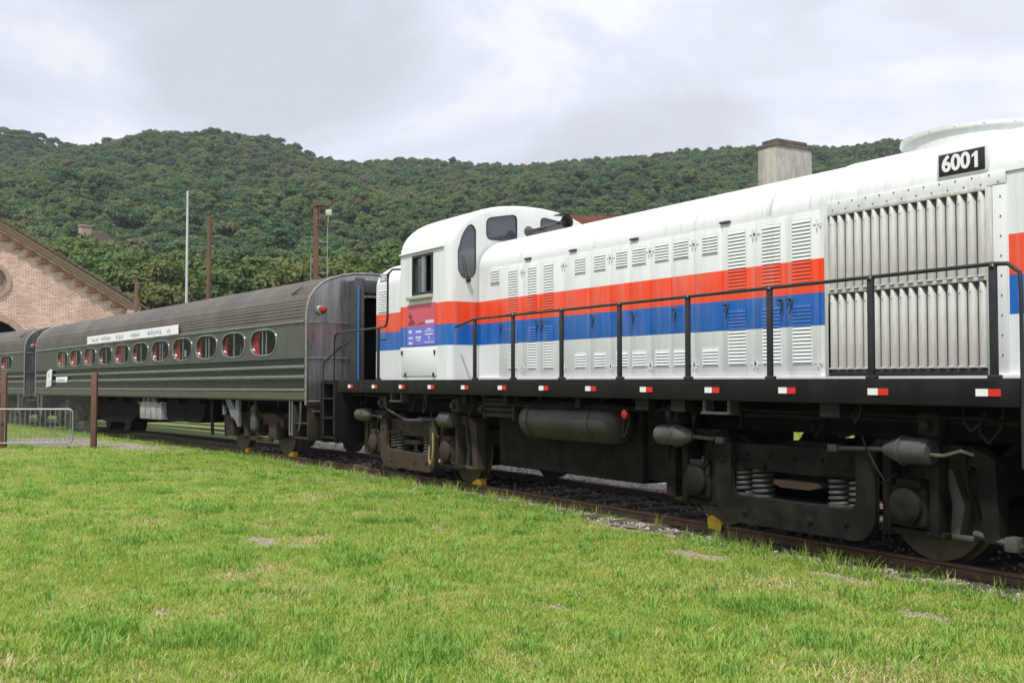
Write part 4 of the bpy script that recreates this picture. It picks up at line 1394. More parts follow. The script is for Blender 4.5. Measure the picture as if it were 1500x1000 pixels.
    door = [(-.395, 1.3), (.395, 1.3), (.395, 3.1), (.30, 3.30), (.12, 3.40), (-.12, 3.40), (-.30, 3.30), (-.395, 3.1)]
    for xe, sg in ((CE, 1), (CF, -1)):
        mb = MB()
        mb.wall(endo, [door], lambda a, b_, d, xe=xe, sg=sg: (xe - sg * d, a * .996, 1.15 + (b_ - 1.15) * .998), .05, 0)
        ew = P(mb, 'end_wall', 'coach_steel')
        # bright edge bead following the roof arch and corner post
        mb = MB()
        mb.tube([(xe + sg * .01, a, b_) for a, b_ in endo], .028, 8)
        P(mb, 'edge_bead', 'coach_trim', ew)
        for z in (1.22, 2.10, 2.83):
            mb = MB()
            for s2 in (-1, 1):
                hw_ = 1.47 if z < 3 else 1.36
                mb.cbox(xe - sg * .005, xe + sg * .024, *sorted((s2 * hw_, s2 * .50)), z - .014, z + .014, .004)
            P(mb, 'belt_rail', 'coach_trim', ew)
        for s2 in (-1, 1):
            for q in range(8):
                y = s2 * (.60 + .115 * q)
                mb = MB()
                mb.box(*sorted((xe - sg * .005, xe + sg * .008)), y - .006, y + .006, 1.24, 3.32 - max(0, abs(y) - 1.3) * .8)
                P(mb, 'seam_strip', 'coach_steel', ew)
            mb = MB()
            mb.lathe([(0, .10), (.05, .10), (.07, .085)], (xe, s2 * 1.19, 3.08), (sg, 0, 0), 18, 0)
            mb.lathe([(.07, .075), (.11, .065), (.13, .03), (.132, .001)], (xe, s2 * 1.15, 3.08), (sg, 0, 0), 18, 1)
            P(mb, 'marker_light', ['coach_trim', 'red_plastic'], ew)
        # diaphragm frame round the gangway
        mb = MB()
        n_ = MB
        for s2 in (-1, 1):
            mb.cbox(*sorted((xe, xe + sg * .34)), *sorted((s2 * .40, s2 * .52)), 1.2, 3.72, .02)
            mb.cbox(*sorted((xe + sg * .30, xe + sg * .36)), *sorted((s2 * .36, s2 * .56)), 1.2, 3.76, .01)
        mb.cbox(*sorted((xe, xe + sg * .34)), -.40, .40, 3.45, 3.72, .02)
        mb.box(*sorted((xe, xe + sg * .5)), -.52, .52, 1.12, 1.19)
        P(mb, 'diaphragm', 'diaphragm_grey', ew)
        mb = MB()
        mb.tube([(xe + sg * .37, -.50, 3.6), (xe + sg * .375, -.51, 2.4), (xe + sg * .37, -.50, 1.3)], .022, 8)
        P(mb, 'blue_hose', 'blue_hose', ew)
        # gangway void, steps, buffer beam
        mb = MB()
        mb.box(xe - sg * .9, xe - sg * .95, -1.3, 1.3, 1.3, 3.3)
        P(mb, 'vestibule', 'dark_void', ew)
        mb = MB()
        mb.cbox(*sorted((xe - sg * .5, xe + sg * .05)), -1.30, 1.30, .95, 1.15, .02)
        mb.cbox(*sorted((xe - sg * .3, xe + sg * .55)), -.13, .13, .74, .98, .03)
        P(mb, 'buffer_beam', 'under_black', ew)
        for s2 in (-1, 1):
            mb = MB()
            for z in (.45, .75):
                mb.cbox(*sorted((xe - sg * .62, xe - sg * .05)), *sorted((s2 * 1.45, s2 * 1.15)), z, z + .03, .005)
            mb.cbox(*sorted((xe - sg * .66, xe - sg * .63)), *sorted((s2 * 1.45, s2 * 1.15)), .42, 1.15, .005)
            mb.cbox(*sorted((xe - sg * .04, xe - sg * .01)), *sorted((s2 * 1.45, s2 * 1.15)), .42, 1.15, .005)
            P(mb, 'step_ladder', 'truck_rust', ew)
            mb = MB()
            mb.tube([(xe - sg * .82, s2 * 1.46, 1.24), (xe - sg * .82, s2 * 1.46, .52), (xe - sg * .70, s2 * 1.46, .52), (xe - sg * .70, s2 * 1.46, 1.24)], .02, 6)
            mb.tube([(xe - sg * .45, s2 * 1.44, .60), (xe - sg * .30, s2 * 1.47, .78), (xe - sg * .28, s2 * 1.47, 1.2)], .02, 6)
            P(mb, 'grab_iron', 'brace_grey', ew)
        mb = MB()
        mb.tube([(xe + sg * .1, -1.40, 1.02), (xe + sg * .14, -.6, 1.0), (xe + sg * .14, -.1, .98)], .02, 6)
        P(mb, 'uncoupling_lever', 'steel_worn', ew)
    # inside: floor, aisle, seats as dark red backs
    mb = MB()
    mb.box(CF + .1, CE - .1, -1.44, 1.44, 1.22, 1.30)
    mb.box(CF + .9, CE - .9, -1.40, 1.40, 2.95, 2.99)
    fl = P(mb, 'floor', 'coach_inside')
    for k in range(19):
        mb = MB()
        x = -.2 - .92 * k
        for s2 in (-1, 1):
            mb.cbox(x - .07, x + .07, *sorted((s2 * .42, s2 * 1.36)), 1.70, 2.30, .05)
            mb.cbox(x - .45, x + .0, *sorted((s2 * .42, s2 * 1.36)), 1.64, 1.78, .04)
        P(mb, 'seat_row', 'seat_red', fl)
    # underframe: centre sill, tanks, battery box, braces
    mb = MB()
    mb.box(CF + .4, CE - .4, -.35, .35, .92, 1.219)
    for k in range(14):
        mb.box(CF + 1 + 1.55 * k, CF + 1.1 + 1.55 * k, -1.42, 1.42, 1.08, 1.219)
    P(mb, 'underframe', 'under_black')
    mb = MB()
    mb.cbox(-9.33, -7.55, -1.36, -.5, .62, 1.05, .02)
    mb.cbox(-9.45, -7.45, -1.38, -.5, 1.05, 1.10, .01)
    for q in range(4):
        mb.cbox(-9.2 + q * .45, -9.1 + q * .45, -1.34, -.9, 1.10, 1.24, .01)
        mb.cbox(-9.28 + q * .45, -9.26 + q * .45, -1.375, -1.36, .65, 1.02, .004)
    P(mb, 'battery_box', 'battery_grey')
    mb = MB()
    mb.prism([(-7.4, 1.2), (-7.4, .72), (-7.2, .60), (-5.0, .60), (-4.7, .72), (-4.45, 1.2)], 'y', -1.25, 1.0)
    P(mb, 'water_tank', 'under_black')
    mb = MB()
    mb.prism([(-14.2, 1.2), (-14.0, .6), (-13.4, .45), (-10.8, .45), (-10.0, .7), (-9.7, 1.2)], 'y', -1.2, 1.1)
    for x in (-12.9, -10.9):
        mb.lathe([(0, .02), (.02, .28), (.5, .28), (.52, .02)], (x, -1.22, .48), (0, 1, 0), 18)
    P(mb, 'cooling_unit', 'under_black')
    for x in (-4.5, -3.6):
        P(MB().tube([(x, -1.1, 1.2), (x, -1.08, .32)], .045, 8), 'drain_pipe', 'truck_rust')
    mb = MB()
    mb.prism([(-3.05, 1.24), (-2.95, 1.24), (-2.55, .80), (-2.45, .80), (-2.30, .72), (-2.18, .60), (-2.12, .60), (-2.12, 1.24), (-2.30, 1.24), (-2.35, .98), (-2.62, 1.24)], 'y', -1.38, -1.32)
    mb.prism([(-3.12, 1.24), (-3.02, 1.24), (-2.98, .86), (-3.10, .86)], 'y', -1.38, -1.32)
    P(mb, 'brace', 'brace_grey')
    # trucks
    for c in (-1.85, -17.75):
        mb = MB()
        for sg in (-1, 1):
            Y = lambda a, b_: tuple(sorted((sg * a, sg * b_)))
            mb.prism([(c - 1.65, .62), (c - 1.0, .72), (c - .5, .62), (c + .5, .62), (c + 1.0, .72), (c + 1.65, .62), (c + 1.65, .80), (c + 1.05, .92), (c - 1.05, .92), (c - 1.65, .80)], 'y', *Y(1.02, 1.14))
            mb.cbox(c - .9, c + .9, *Y(1.03, 1.12), .28, .38, .02)
            for e in (-1.22, 1.22):
                mb.cbox(c + e - .22, c + e + .22, *Y(1.0, 1.22), .36, .74, .04)
        mb.box(c - .3, c + .3, -1.1, 1.1, .45, .95)
        tk = P(mb, 'truck', 'truck_rust')
        for e in (-1.22, 1.22):
            for sy in (-1, 1):
                inst(wheel_me, 'wheel', tk, (c + e, sy * .80, .46), (0, 0, 0 if sy < 0 else PI), (.90, 1, .90))
            P(MB().tube([(c + e, -1.1, .46), (c + e, 1.1, .46)], .08, 12), 'axle', 'under_black', tk)
        for sy in (-1, 1):
            for x in (-.35, .35):
                inst(helix_me, 'coil_spring', tk, (c + x, sy * 1.08, .40), (0, 0, 1.), (1.1, 1.1, .75))
            mb = MB()
            x = c - .15 * sy
            mb.lathe([(0, .07), (.16, .07), (.17, .09), (.30, .09), (.31, .05), (.42, .05)], (c + .42, sy * 1.28, .80), (0, 0, 1), 14)
            mb.cbox(c + .28, c + .56, *sorted((sy * 1.20, sy * 1.34)), .55, .84, .03)
            P(mb, 'damper', 'cyl_grey', tk)
    return root
ca = R(5.32)
CC = Vector((-22.1 - .8 * math.sin(ca), 8.22 + .8 * math.cos(ca), 0.))
coach = make_coach(empty('passenger_coach', CC, (0, -.0046, ca)))
tag(coach, 'olive grey passenger coach with oval windows and red curtains, coupled behind the locomotive', 'coach', 'passenger coaches')
p1, p2 = track(36.3)[0], track(36.3 + 15.9)[0]
dv = (p1 - p2).normalized()
c2 = copy_tree(coach)
c2.location = p1 + dv * 1.85
c2.rotation_euler = (0, -.0046, math.atan2(dv.y, dv.x))
tag(c2, 'further grey passenger coach standing before the brick gable', 'coach', 'passenger coaches')
# banner along the coach's eave and small notices at the far vestibule
M4 = Matrix.LocRotScale(CC, Matrix.Rotation(ca, 3, 'Z').to_euler(), (1, 1, 1))
def on_coach(name, label, cat):
    r = empty(name, CC, (0, -.0046, ca))
    tag(r, label, cat)
    return r
bn = on_coach('banner', 'long white printed banner hung along the coach eave', 'banner')
mb = MB()
mb.loft([[(-14.1 + 8.4 * q / 24, -1.548 - .008 * math.sin(q * 1.7), 2.875), (-14.1 + 8.4 * q / 24, -1.545 - .006 * math.sin(q * 1.3 + 1), 3.125)] for q in range(25)])
mb.loft([[(-14.1 + 8.4 * q / 24, -1.542 - .008 * math.sin(q * 1.7), 2.875), (-14.1 + 8.4 * q / 24, -1.539 - .006 * math.sin(q * 1.3 + 1), 3.125)] for q in range(25)])
mb.build('cloth', 'banner_white', bn)
mb = MB()                                              # the faint, unreadable strokes printed on it
r = random.Random(5)
for x0, n_ in ((-13.5, 5), (-12.5, 7), (-11.0, 5), (-9.6, 6), (-8.1, 8), (-6.55, 2)):
    for k in range(n_):
        x = x0 + k * .145
        h_ = r.choice((.10, .10, .075))
        mb.box(x, x + .035, -1.5605, -1.558, 2.95, 2.95 + h_)
        if r.random() < .6:
            zz = r.choice((2.95, 2.995, 3.03))
            mb.box(x + .0355, x + .09, -1.5605, -1.558, zz, zz + .022)
mb.build('print', 'ink_grey', bn)
nb = on_coach('notice_board', 'small white rectangular notice with dark print on the coach side', 'notice')
MB().cbox(-18.0, -16.55, -1.535, -1.515, 1.67, 1.86, .004).build('panel', 'banner_white', nb)
mb = MB()
r = random.Random(3)
for k in range(12):
    x = -17.65 + k * .068
    mb.box(x, x + .045, -1.538, -1.5355, 1.74, 1.74 + r.uniform(.03, .06))
mb.build('print', 'ink_grey', nb)
sb = on_coach('hanging_sign', 'tall narrow white sign hung beside the coach vestibule', 'sign')
MB().prism([(-19.35, 1.50), (-18.65, 1.55), (-18.55, 2.08), (-18.75, 2.14), (-19.2, 2.06)], 'y', -1.55, -1.52).build('panel', 'banner_white', sb)
MB().box(-19.0, -18.9, -1.553, -1.5505, 1.85, 2.0).build('print', 'ink_grey', sb)

# ------------------------------------------------------------------ fence and barrier by the coach
pA, pB = Vector((-30.99, 3.25, GZ)), Vector((-29.74, 5.28, GZ))
fd = (pB - pA).normalized()
pZ = pA - fd * 2.38
fence = empty('chain_link_fence', pA)
tag(fence, 'rusty posts carrying a thin chain-link mesh beside the coach', 'fence')
for p, lean in ((pZ, .01), (pA, -.008), (pB, .006)):
    q = p - pA
    mb = MB()
    mb.cbox(-.072, .072, -.06, .06, -.05, 2.02, .015)
    o = mb.build('post', 'rust_post', fence)
    o.location = q
    o.rotation_euler = (lean, lean, math.atan2(fd.y, fd.x))
mb = MB()
L, Hf, stp = (pB - pZ).length, 1.75, .075
org = pZ - pA
nW = int((L + Hf) / stp)
for k in range(nW):
    for dr in (1, -1):
        # a straight wire across the panel at 45 degrees, clipped to the panel
        u0, u1 = k * stp - Hf, k * stp
        z0, z1 = (.05, Hf + .05) if dr == 1 else (Hf + .05, .05)
        a0, a1 = max(0, -u0 / (u1 - u0)), min(1, (L - u0) / (u1 - u0))
        if a1 <= a0:
            continue
        P0 = org + fd * (u0 + (u1 - u0) * a0) + Vector((0, 0, z0 + (z1 - z0) * a0))
        P1 = org + fd * (u0 + (u1 - u0) * a1) + Vector((0, 0, z0 + (z1 - z0) * a1))
        mb.tube([P0, P1], .0028, 3, caps=False)
mb.build('wire_mesh', 'galv', fence)
bar = empty('crowd_barrier', (-30.05, 4.32, GZ), (0, 0, math.atan2(fd.y, fd.x)))
tag(bar, 'galvanised steel crowd barrier standing before the rusty fence', 'barrier')
mb = MB()
def rr3(x0, x1, z0, z1, r_):
    return [(x, 0, z) for x, z in rrect(x0, x1, z0, z1, r_)]
fr = rr3(-1.78, .52, .16, 1.05, .12)
mb.tube(fr + [fr[0]], .022, 8)
mb.build('frame', 'galv', bar)
for k in range(17):
    x = -1.66 + k * .132
    MB().tube([(x, 0, .17), (x, 0, 1.04)], .009, 6).build('bar', 'galv', bar)
for x in (-1.5, .38):
    mb = MB()
    mb.tube([(x, 0, .2), (x, 0, .06), (x, -.25, .02)], .018, 6)
    mb.tube([(x, 0, .06), (x, .25, .02)], .018, 6)
    mb.build('foot', 'galv', bar)

# ------------------------------------------------------------------ poles
def pole(name, x, y, top, r0_, r1_, mat, label, square=False):
    root = empty(name, (x, y, GZ))
    tag(root, label, 'pole')
    mb = MB()
    if square:
        mb.cbox(-r0_, r0_, -r0_ * .8, r0_ * .8, 0, top - GZ, .02)
        mb.cbox(-r0_ * 1.4, r0_ * 1.4, -r0_ * 1.3, r0_ * 1.3, 0, .12, .02)
    else:
        mb.lathe([(0, r0_ * 1.6), (.25, r0_ * 1.5), (.27, r0_), (top - GZ - .02, r1_), (top - GZ, r1_ * .6)], (0, 0, 0), (0, 0, 1), 14)
    mb.build('shaft', mat, root)
    return root
pole('lamp_pole', -45.6, 11.75, 9.75, .068, .045, 'pole_white', 'tall slender white pole rising behind the coach')
pole('timber_pole', -50.12, 13.95, 9.45, .13, .10, 'pole_brown', 'brown weathered pole beside the slender white pole')
pole('steel_post', -76., 16.15, 8.55, .13, .11, 'pole_brown', 'short brown post at the eave of the brick gable', True)
ms = empty('signal_mast', (-39.87, 15.34, GZ))
tag(ms, 'rusty steel mast with floodlights, ladder and a thin side cable', 'mast')
mb = MB()
for dx in (-.10, .10):
    mb.cbox(dx - .05, dx + .05, -.06, .06, 0, 8.8, .01)
for k in range(11):
    mb.box(-.06, .06, -.05, .05, .6 + k * .75, .68 + k * .75)
mb.build('shaft', 'rust_post', ms)
mb = MB()
mb.tube([(.32, .36, 8.0), (.32, .36, 0)], .020, 6)
mb.tube([(-.26, -.1, 6.9), (-.28, -.1, 0)], .022, 6)
for k in range(12):
    mb.tube([(.05, .05, .5 + k * .62), (.32, .36, .5 + k * .62)], .016, 5)
mb.build('ladder', 'galv', ms)
mb = MB()
for z in (7.95, 8.2, 8.45, 8.75):
    mb.cbox(-.10, .40, -.02, .02, z - .02, z + .02, .004)
    mb.tube([(.05, .05, z), (.42, .46, z)], .022, 6)
mb.tube([(.40, .0, 7.95), (.40, .0, 8.95)], .014, 6)
mb.tube([(.0, .42, 7.95), (.0, .42, 8.8)], .014, 6)
mb.cbox(-.15, .30, -.08, .34, 8.74, 8.80, .01)
mb.tube([(.25, .30, 8.76), (.42, .46, 8.82), (.52, .56, 9.0), (.54, .58, 9.15)], [.05, .045, .03, .015], 6)
mb.build('platform', 'rust_post', ms)
mb = MB()
mb.cbox(.22, .46, .30, .48, 8.36, 8.60, .015)
mb.cbox(.32, .36, .36, .40, 8.1, 8.36, .005)
mb.build('floodlight', 'lamp_white', ms)
mb = MB()
mb.cbox(-.22, .0, -.04, .04, 8.80, 9.0, .02)
mb.build('lamp_box', 'pole_brown', ms)

# ------------------------------------------------------------------ brick train shed
shed = empty('brick_train_shed', (-82, 7.59, GZ))
tag(shed, 'red brick train shed gable with corbelled eaves and round window', 'building')
AP, EV, HWB = 13.12 + .15, 7.16 + .15, 10.1
def arch_hole(cx_, hw_, spring, n=16):
    return [(cx_ + hw_, .02)] + [(cx_ + hw_ * math.cos(PI * k / n), spring + hw_ * math.sin(PI * k / n)) for k in range(n + 1)] + [(cx_ - hw_, .02)]
mb = MB()
outer = [(-9.2, 0.), (9.2, 0.), (9.2, EV - .25), (0, AP - .55), (-9.2, EV - .25)]
rose = [(1.0 * math.cos(2 * PI * k / 28), 8.82 + 1.0 * math.sin(2 * PI * k / 28)) for k in range(28)]
arch = arch_hole(.05, 2.15, 3.95)
WF = lambda a, b_, d: (-d, a, b_)
mb.wall(outer, [rose, arch], WF, .5, 0)
for sg in (-1, 1):
    mb.box(-30, -.501, *sorted((sg * 8.75, sg * 9.2)), 0, EV - .25)
mb.box(-30.3, -30, -9.2, 9.2, 0, EV - .25)
mb.build('wall', 'brick_wall', shed)
mb = MB()
mb.ring(rose, [(1.32 * math.cos(2 * PI * k / 28), 8.82 + 1.32 * math.sin(2 * PI * k / 28)) for k in range(28)], WF, -.09, .1)
mb.build('rose_surround', 'stone_trim', shed)
mb = MB()
mb.ring([(.98 * math.cos(2 * PI * k / 28), 8.82 + .98 * math.sin(2 * PI * k / 28)) for k in range(28)], [(.86 * math.cos(2 * PI * k / 28), 8.82 + .86 * math.sin(2 * PI * k / 28)) for k in range(28)], WF, .12, .25)
mb.add([WF(a, b_, .26) for a, b_ in rose], [tuple(range(28))])
for k in range(3):
    a = k * PI / 3
    mb.tube([WF(.9 * math.cos(a), 8.82 + .9 * math.sin(a), .2), WF(-.9 * math.cos(a), 8.82 - .9 * math.sin(a), .2)], .04, 6)
mb.build('rose_window', 'plaster', shed)
mb = MB()
ao = arch_hole(.05, 2.62, 3.95)
mb.ring(arch, ao, WF, -.10, .1)
mb.build('arch_surround', 'stone_trim', shed)
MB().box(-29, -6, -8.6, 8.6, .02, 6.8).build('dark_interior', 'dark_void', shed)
# coping along the rakes, tiled roof behind
sl = math.atan2(AP - EV, HWB)
for sg in (-1, 1):
    mb = MB()
    for k, (d0, d1, x0, x1) in enumerate(((-.62, -.36, -.5, .16), (-.36, -.18, -.5, .30), (-.18, .02, -.5, .45))):
        pts = []
        for d in (d0, d1):
            pts += [(0, AP + d / math.cos(sl)), (HWB, EV + d / math.cos(sl))]
        poly = [(sg * pts[0][0], pts[0][1]), (sg * pts[1][0], pts[1][1]), (sg * pts[3][0], pts[3][1]), (sg * pts[2][0], pts[2][1])]
        mb.prism(poly, 'x', x0, x1)
    mb.build('rake_coping', 'stone_trim', shed)
    mb = MB()
    poly = [(0, AP + .03), (sg * (HWB + .5), EV - .24), (sg * (HWB + .5), EV - .10), (0, AP + .20)]
    mb.prism(poly, 'x', -30.6, .62)
    for k in range(26):                               # barrel tile rows along the verge
        u = k / 26
        mb.tube([(.66, sg * u * HWB, AP + (EV - AP) * u + .20), (-.4, sg * u * HWB, AP + (EV - AP) * u + .20)], .11, 6)
    mb.build('roof', 'roof_tile', shed)
    mb = MB()
    mb.cbox(-1.2, .5, *sorted((sg * 9.1, sg * 10.0)), EV - .75, EV - .26, .03)
    mb.build('kneeler', 'stone_trim', shed)
    for k in range(11):
        u = .09 + .082 * k
        cyb, czb = sg * (u * HWB), AP + (EV - AP) * u - 1.02
        mb = MB()
        pl = arc_pts(cyb, czb, .34, 0, PI, 8)
        mb.prism(pl + [(cyb - .34, czb - .02), (cyb - .22, czb - .12), (cyb - .15, czb + .02), (cyb, czb - .07), (cyb + .15, czb + .02), (cyb + .22, czb - .12), (cyb + .34, czb - .02)], 'x', .0, .24)
        mb.build('corbel', 'corbel_brick', shed)

# ------------------------------------------------------------------ low red-roofed shed behind the locomotive
rs = empty('goods_shed', (-29.5, 22.5, GZ))
SHED_H = .42
tag(rs, 'low shed with a dull red roof behind the locomotive', 'shed')
rs.rotation_euler = (0, 0, R(60))
mb = MB().box(-3.0, 6.0, -.2, 5.0, 0, 6.75 + SHED_H)
mb.build('wall', 'plaster', rs)
mb = MB()
mb.prism([(-.9, 6.76 + SHED_H), (5.6, 6.76 + SHED_H), (5.7, 6.95 + SHED_H), (2.4, 7.36 + SHED_H), (-1.0, 6.95 + SHED_H)], 'x', -3.5, 6.5)
mb.build('roof', 'roof_red', rs)
MB().box(-3.52, 6.52, -1.05, -.9, 6.70 + SHED_H, 6.98 + SHED_H).build('fascia', 'roof_red', rs)

# ------------------------------------------------------------------ forested hill
RIDGE = [(-680, -118, 140), (-640, -50, 136), (-600, 16, 131), (-576, 56, 127), (-565, 74, 124), (-555, 91, 117), (-546, 105, 118), (-535, 123, 121), (-524, 140, 124), (-505, 172, 123), (-498, 183, 118), (-491, 195, 112), (-482, 209, 110), (-470, 229, 112), (-455, 252, 110), (-445, 269, 108), (-431, 293, 110), (-416, 316, 112), (-406, 333, 113), (-399, 344, 115), (-390, 359, 117), (-379, 376, 115), (-363, 402, 116), (-347, 428, 119), (-328, 460, 121), (-310, 488, 119), (-280, 538, 116), (-240, 604, 112), (-200, 670, 110)]
RP = np.array(RIDGE, float)
cum = np.r_[0, np.cumsum(np.hypot(np.diff(RP[:, 0]), np.diff(RP[:, 1])))]
def ridge_at(u):
    return np.array([np.interp(u, cum, RP[:, k]) for k in range(3)])
hd = np.array([-math.cos(PHI), math.sin(PHI)])          # hill runs uphill in this world direction
def hill_pt(u, v):
    """u along the ridge, v: 0 foot of the hill, 1 crest, >1 behind"""
    rp = ridge_at(u)
    depth = (v - 1) * 405.
    x, y = rp[0] + hd[0] * depth, rp[1] + hd[1] * depth
    if v <= 1:
        z = -1.2 + (rp[2] + 1.2 - 6.5) * (v ** 1.02)
    else:
        z = rp[2] - 6.5 - (v - 1) * 120
    nz = noise.noise(Vector((x * .011, y * .011, .3))) * 9. + noise.noise(Vector((x * .03, y * .03, 4.3))) * 3.
    nz *= min(1., max(0., v) * 3.) * min(1., max(0., (1.12 - v)) * 3. + (.15 if v < 1.0 else 0))
    return x, y, z + nz * (1 if v < .93 else .25)
us = np.linspace(0, cum[-1], 90)
vs_ = [0, .04, .1, .17, .25, .33, .41, .5, .58, .66, .74, .82, .9, .95, 1., 1.06, 1.15, 1.3]
mb = MB()
mb.loft([[hill_pt(u, v) for v in vs_] for u in us])
hill = mb.build('hill', 'hill_soil')
tag(hill, kind='structure')

# geometry-node scatter: one object whose points carry instances
def scatter(name, pts, rots, scales, idx, protos, label=None, cat=None):
    n = len(pts)
    me = bpy.data.meshes.new(name)
    me.vertices.add(n)
    me.vertices.foreach_set('co', np.asarray(pts, np.float32).ravel())
    for nm, typ, arr in (('rot', 'FLOAT_VECTOR', rots), ('scl', 'FLOAT_VECTOR', scales), ('idx', 'INT', idx)):
        at = me.attributes.new(nm, typ, 'POINT')
        at.data.foreach_set('vector' if typ == 'FLOAT_VECTOR' else 'value', np.asarray(arr, np.float32 if typ != 'INT' else np.int32).ravel())
    o = bpy.data.objects.new(name, me)
    col.objects.link(o)
    ng = bpy.data.node_groups.new(name, 'GeometryNodeTree')
    ng.interface.new_socket('Geometry', in_out='INPUT', socket_type='NodeSocketGeometry')
    ng.interface.new_socket('Geometry', in_out='OUTPUT', socket_type='NodeSocketGeometry')
    gi, go = ng.nodes.new('NodeGroupInput'), ng.nodes.new('NodeGroupOutput')
    ip = ng.nodes.new('GeometryNodeInstanceOnPoints')
    jn = ng.nodes.new('GeometryNodeJoinGeometry')
    for p in reversed(protos):
        oi = ng.nodes.new('GeometryNodeObjectInfo')
        oi.inputs['Object'].default_value = p
        oi.inputs['As Instance'].default_value = True
        ng.links.new(oi.outputs['Geometry'], jn.inputs[0])
    def attr(nm, typ):
        a = ng.nodes.new('GeometryNodeInputNamedAttribute')
        a.data_type = typ
        a.inputs['Name'].default_value = nm
        return a.outputs['Attribute']
    ng.links.new(gi.outputs[0], ip.inputs['Points'])
    ng.links.new(jn.outputs[0], ip.inputs['Instance'])
    ip.inputs['Pick Instance'].default_value = True
    ng.links.new(attr('idx', 'INT'), ip.inputs['Instance Index'])
    er = ng.nodes.new('FunctionNodeEulerToRotation')
    ng.links.new(attr('rot', 'FLOAT_VECTOR'), er.inputs[0])
    ng.links.new(er.outputs[0], ip.inputs['Rotation'])
    ng.links.new(attr('scl', 'FLOAT_VECTOR'), ip.inputs['Scale'])
    ng.links.new(ip.outputs[0], go.inputs[0])
    md = o.modifiers.new('scatter', 'NODES')
    md.node_group = ng
    tag(o, label, cat, None, 'stuff')
    return o
def raw_mesh(name, v, f, mat):
    me = bpy.data.meshes.new(name)
    me.vertices.add(len(v))
    me.vertices.foreach_set('co', np.asarray(v, np.float32).ravel())
    nf, k = f.shape
    me.loops.add(nf * k)
    me.loops.foreach_set('vertex_index', f.ravel().astype(np.int32))
    me.polygons.add(nf)
    me.polygons.foreach_set('loop_start', np.arange(0, nf * k, k, dtype=np.int32))
    me.polygons.foreach_set('use_smooth', np.zeros(nf, bool))
    me.materials.append(MATS[mat])
    me.update(calc_edges=True)
    return me
def crown_mesh(name, seed, R_, H_, nclump, nleaf, leaf, mat, shell=True):
    """leaf faces spread over many clumps on an uneven crown"""
    g_ = np.random.default_rng(seed)
    d = g_.normal(size=(nclump, 3))
    d /= np.linalg.norm(d, axis=1)[:, None]
    d[:, 2] = np.where(d[:, 2] < -.35, -d[:, 2] * .6, d[:, 2])
    rad = g_.uniform(.50, 1.0, nclump) ** .6
    cc = d * rad[:, None] * np.array([R_ * .82, R_ * .82, H_ * .82])
    cr_ = g_.uniform(.20, .38, nclump) * R_
    ci = g_.integers(0, nclump, nleaf)
    ld = g_.normal(size=(nleaf, 3))
    ld /= np.linalg.norm(ld, axis=1)[:, None]
    ld[:, 2] = np.where(ld[:, 2] < -.3, -ld[:, 2], ld[:, 2])
    pos = cc[ci] + ld * (cr_[ci] * g_.uniform(.72, 1.06, nleaf))[:, None] * np.array([1, 1, .75])
    nrm = ld + g_.normal(size=(nleaf, 3)) * .45 + np.array([0, 0, .25])
    nrm /= np.linalg.norm(nrm, axis=1)[:, None]
    t1 = np.cross(nrm, g_.normal(size=(nleaf, 3)))
    t1 /= np.linalg.norm(t1, axis=1)[:, None]
    t2 = np.cross(nrm, t1)
    sz = leaf * g_.uniform(.6, 1.35, nleaf)[:, None]
    q = np.stack([pos - t1 * sz, pos - t2 * sz * .55, pos + t1 * sz, pos + t2 * sz * .55], 1).reshape(-1, 3)
    return raw_mesh(name, q, np.arange(nleaf * 4).reshape(-1, 4), mat)
forest_protos = []
for k in range(6):
    rr, hh = (4.0, 3.6) if k < 4 else (3.4, 4.6)
    forest_protos.append(bpy.data.objects.new('forest_crown', crown_mesh('forest_crown', 20 + k, rr, hh, 34, 3600, .235, 'forest_leaf')))
fp, fs, fr_, fi = [], [], [], []
u = 0.
while u < cum[-1]:
    v = .0
    while v < 1.10:
        uu, vv = u + random.uniform(-2., 2.), v + random.uniform(-.0048, .0048)
        x, y, z = hill_pt(min(max(uu, 0), cum[-1]), vv)
        # keep what a camera near the lawn could see
        dx, dy = x, y
        dep = dx * -math.cos(PHI) + dy * math.sin(PHI)
        lat = dx * math.sin(PHI) + dy * math.cos(PHI)
        if dep > 60 and abs(lat) < dep * .60 + 12:
            s_ = random.uniform(.40, .80) * (1.0 if vv > .3 else 1.12)
            if vv > .88:
                s_ *= .82
            elif random.random() < .10:
                s_ *= 1.35
            fp.append((x, y, z + 4.0 + 2.2 * s_ + random.uniform(-.8, 1.0)))
            fs.append((s_, s_, s_ * random.uniform(.8, 1.15)))
            fr_.append((random.uniform(-.15, .15), random.uniform(-.15, .15), random.uniform(0, 6.28)))
            fi.append(random.randrange(6))
        v += .0088
    u += 3.7
scatter('forest', fp, fr_, fs, fi, forest_protos, 'dense dark green forest covering the hillside', 'forest')

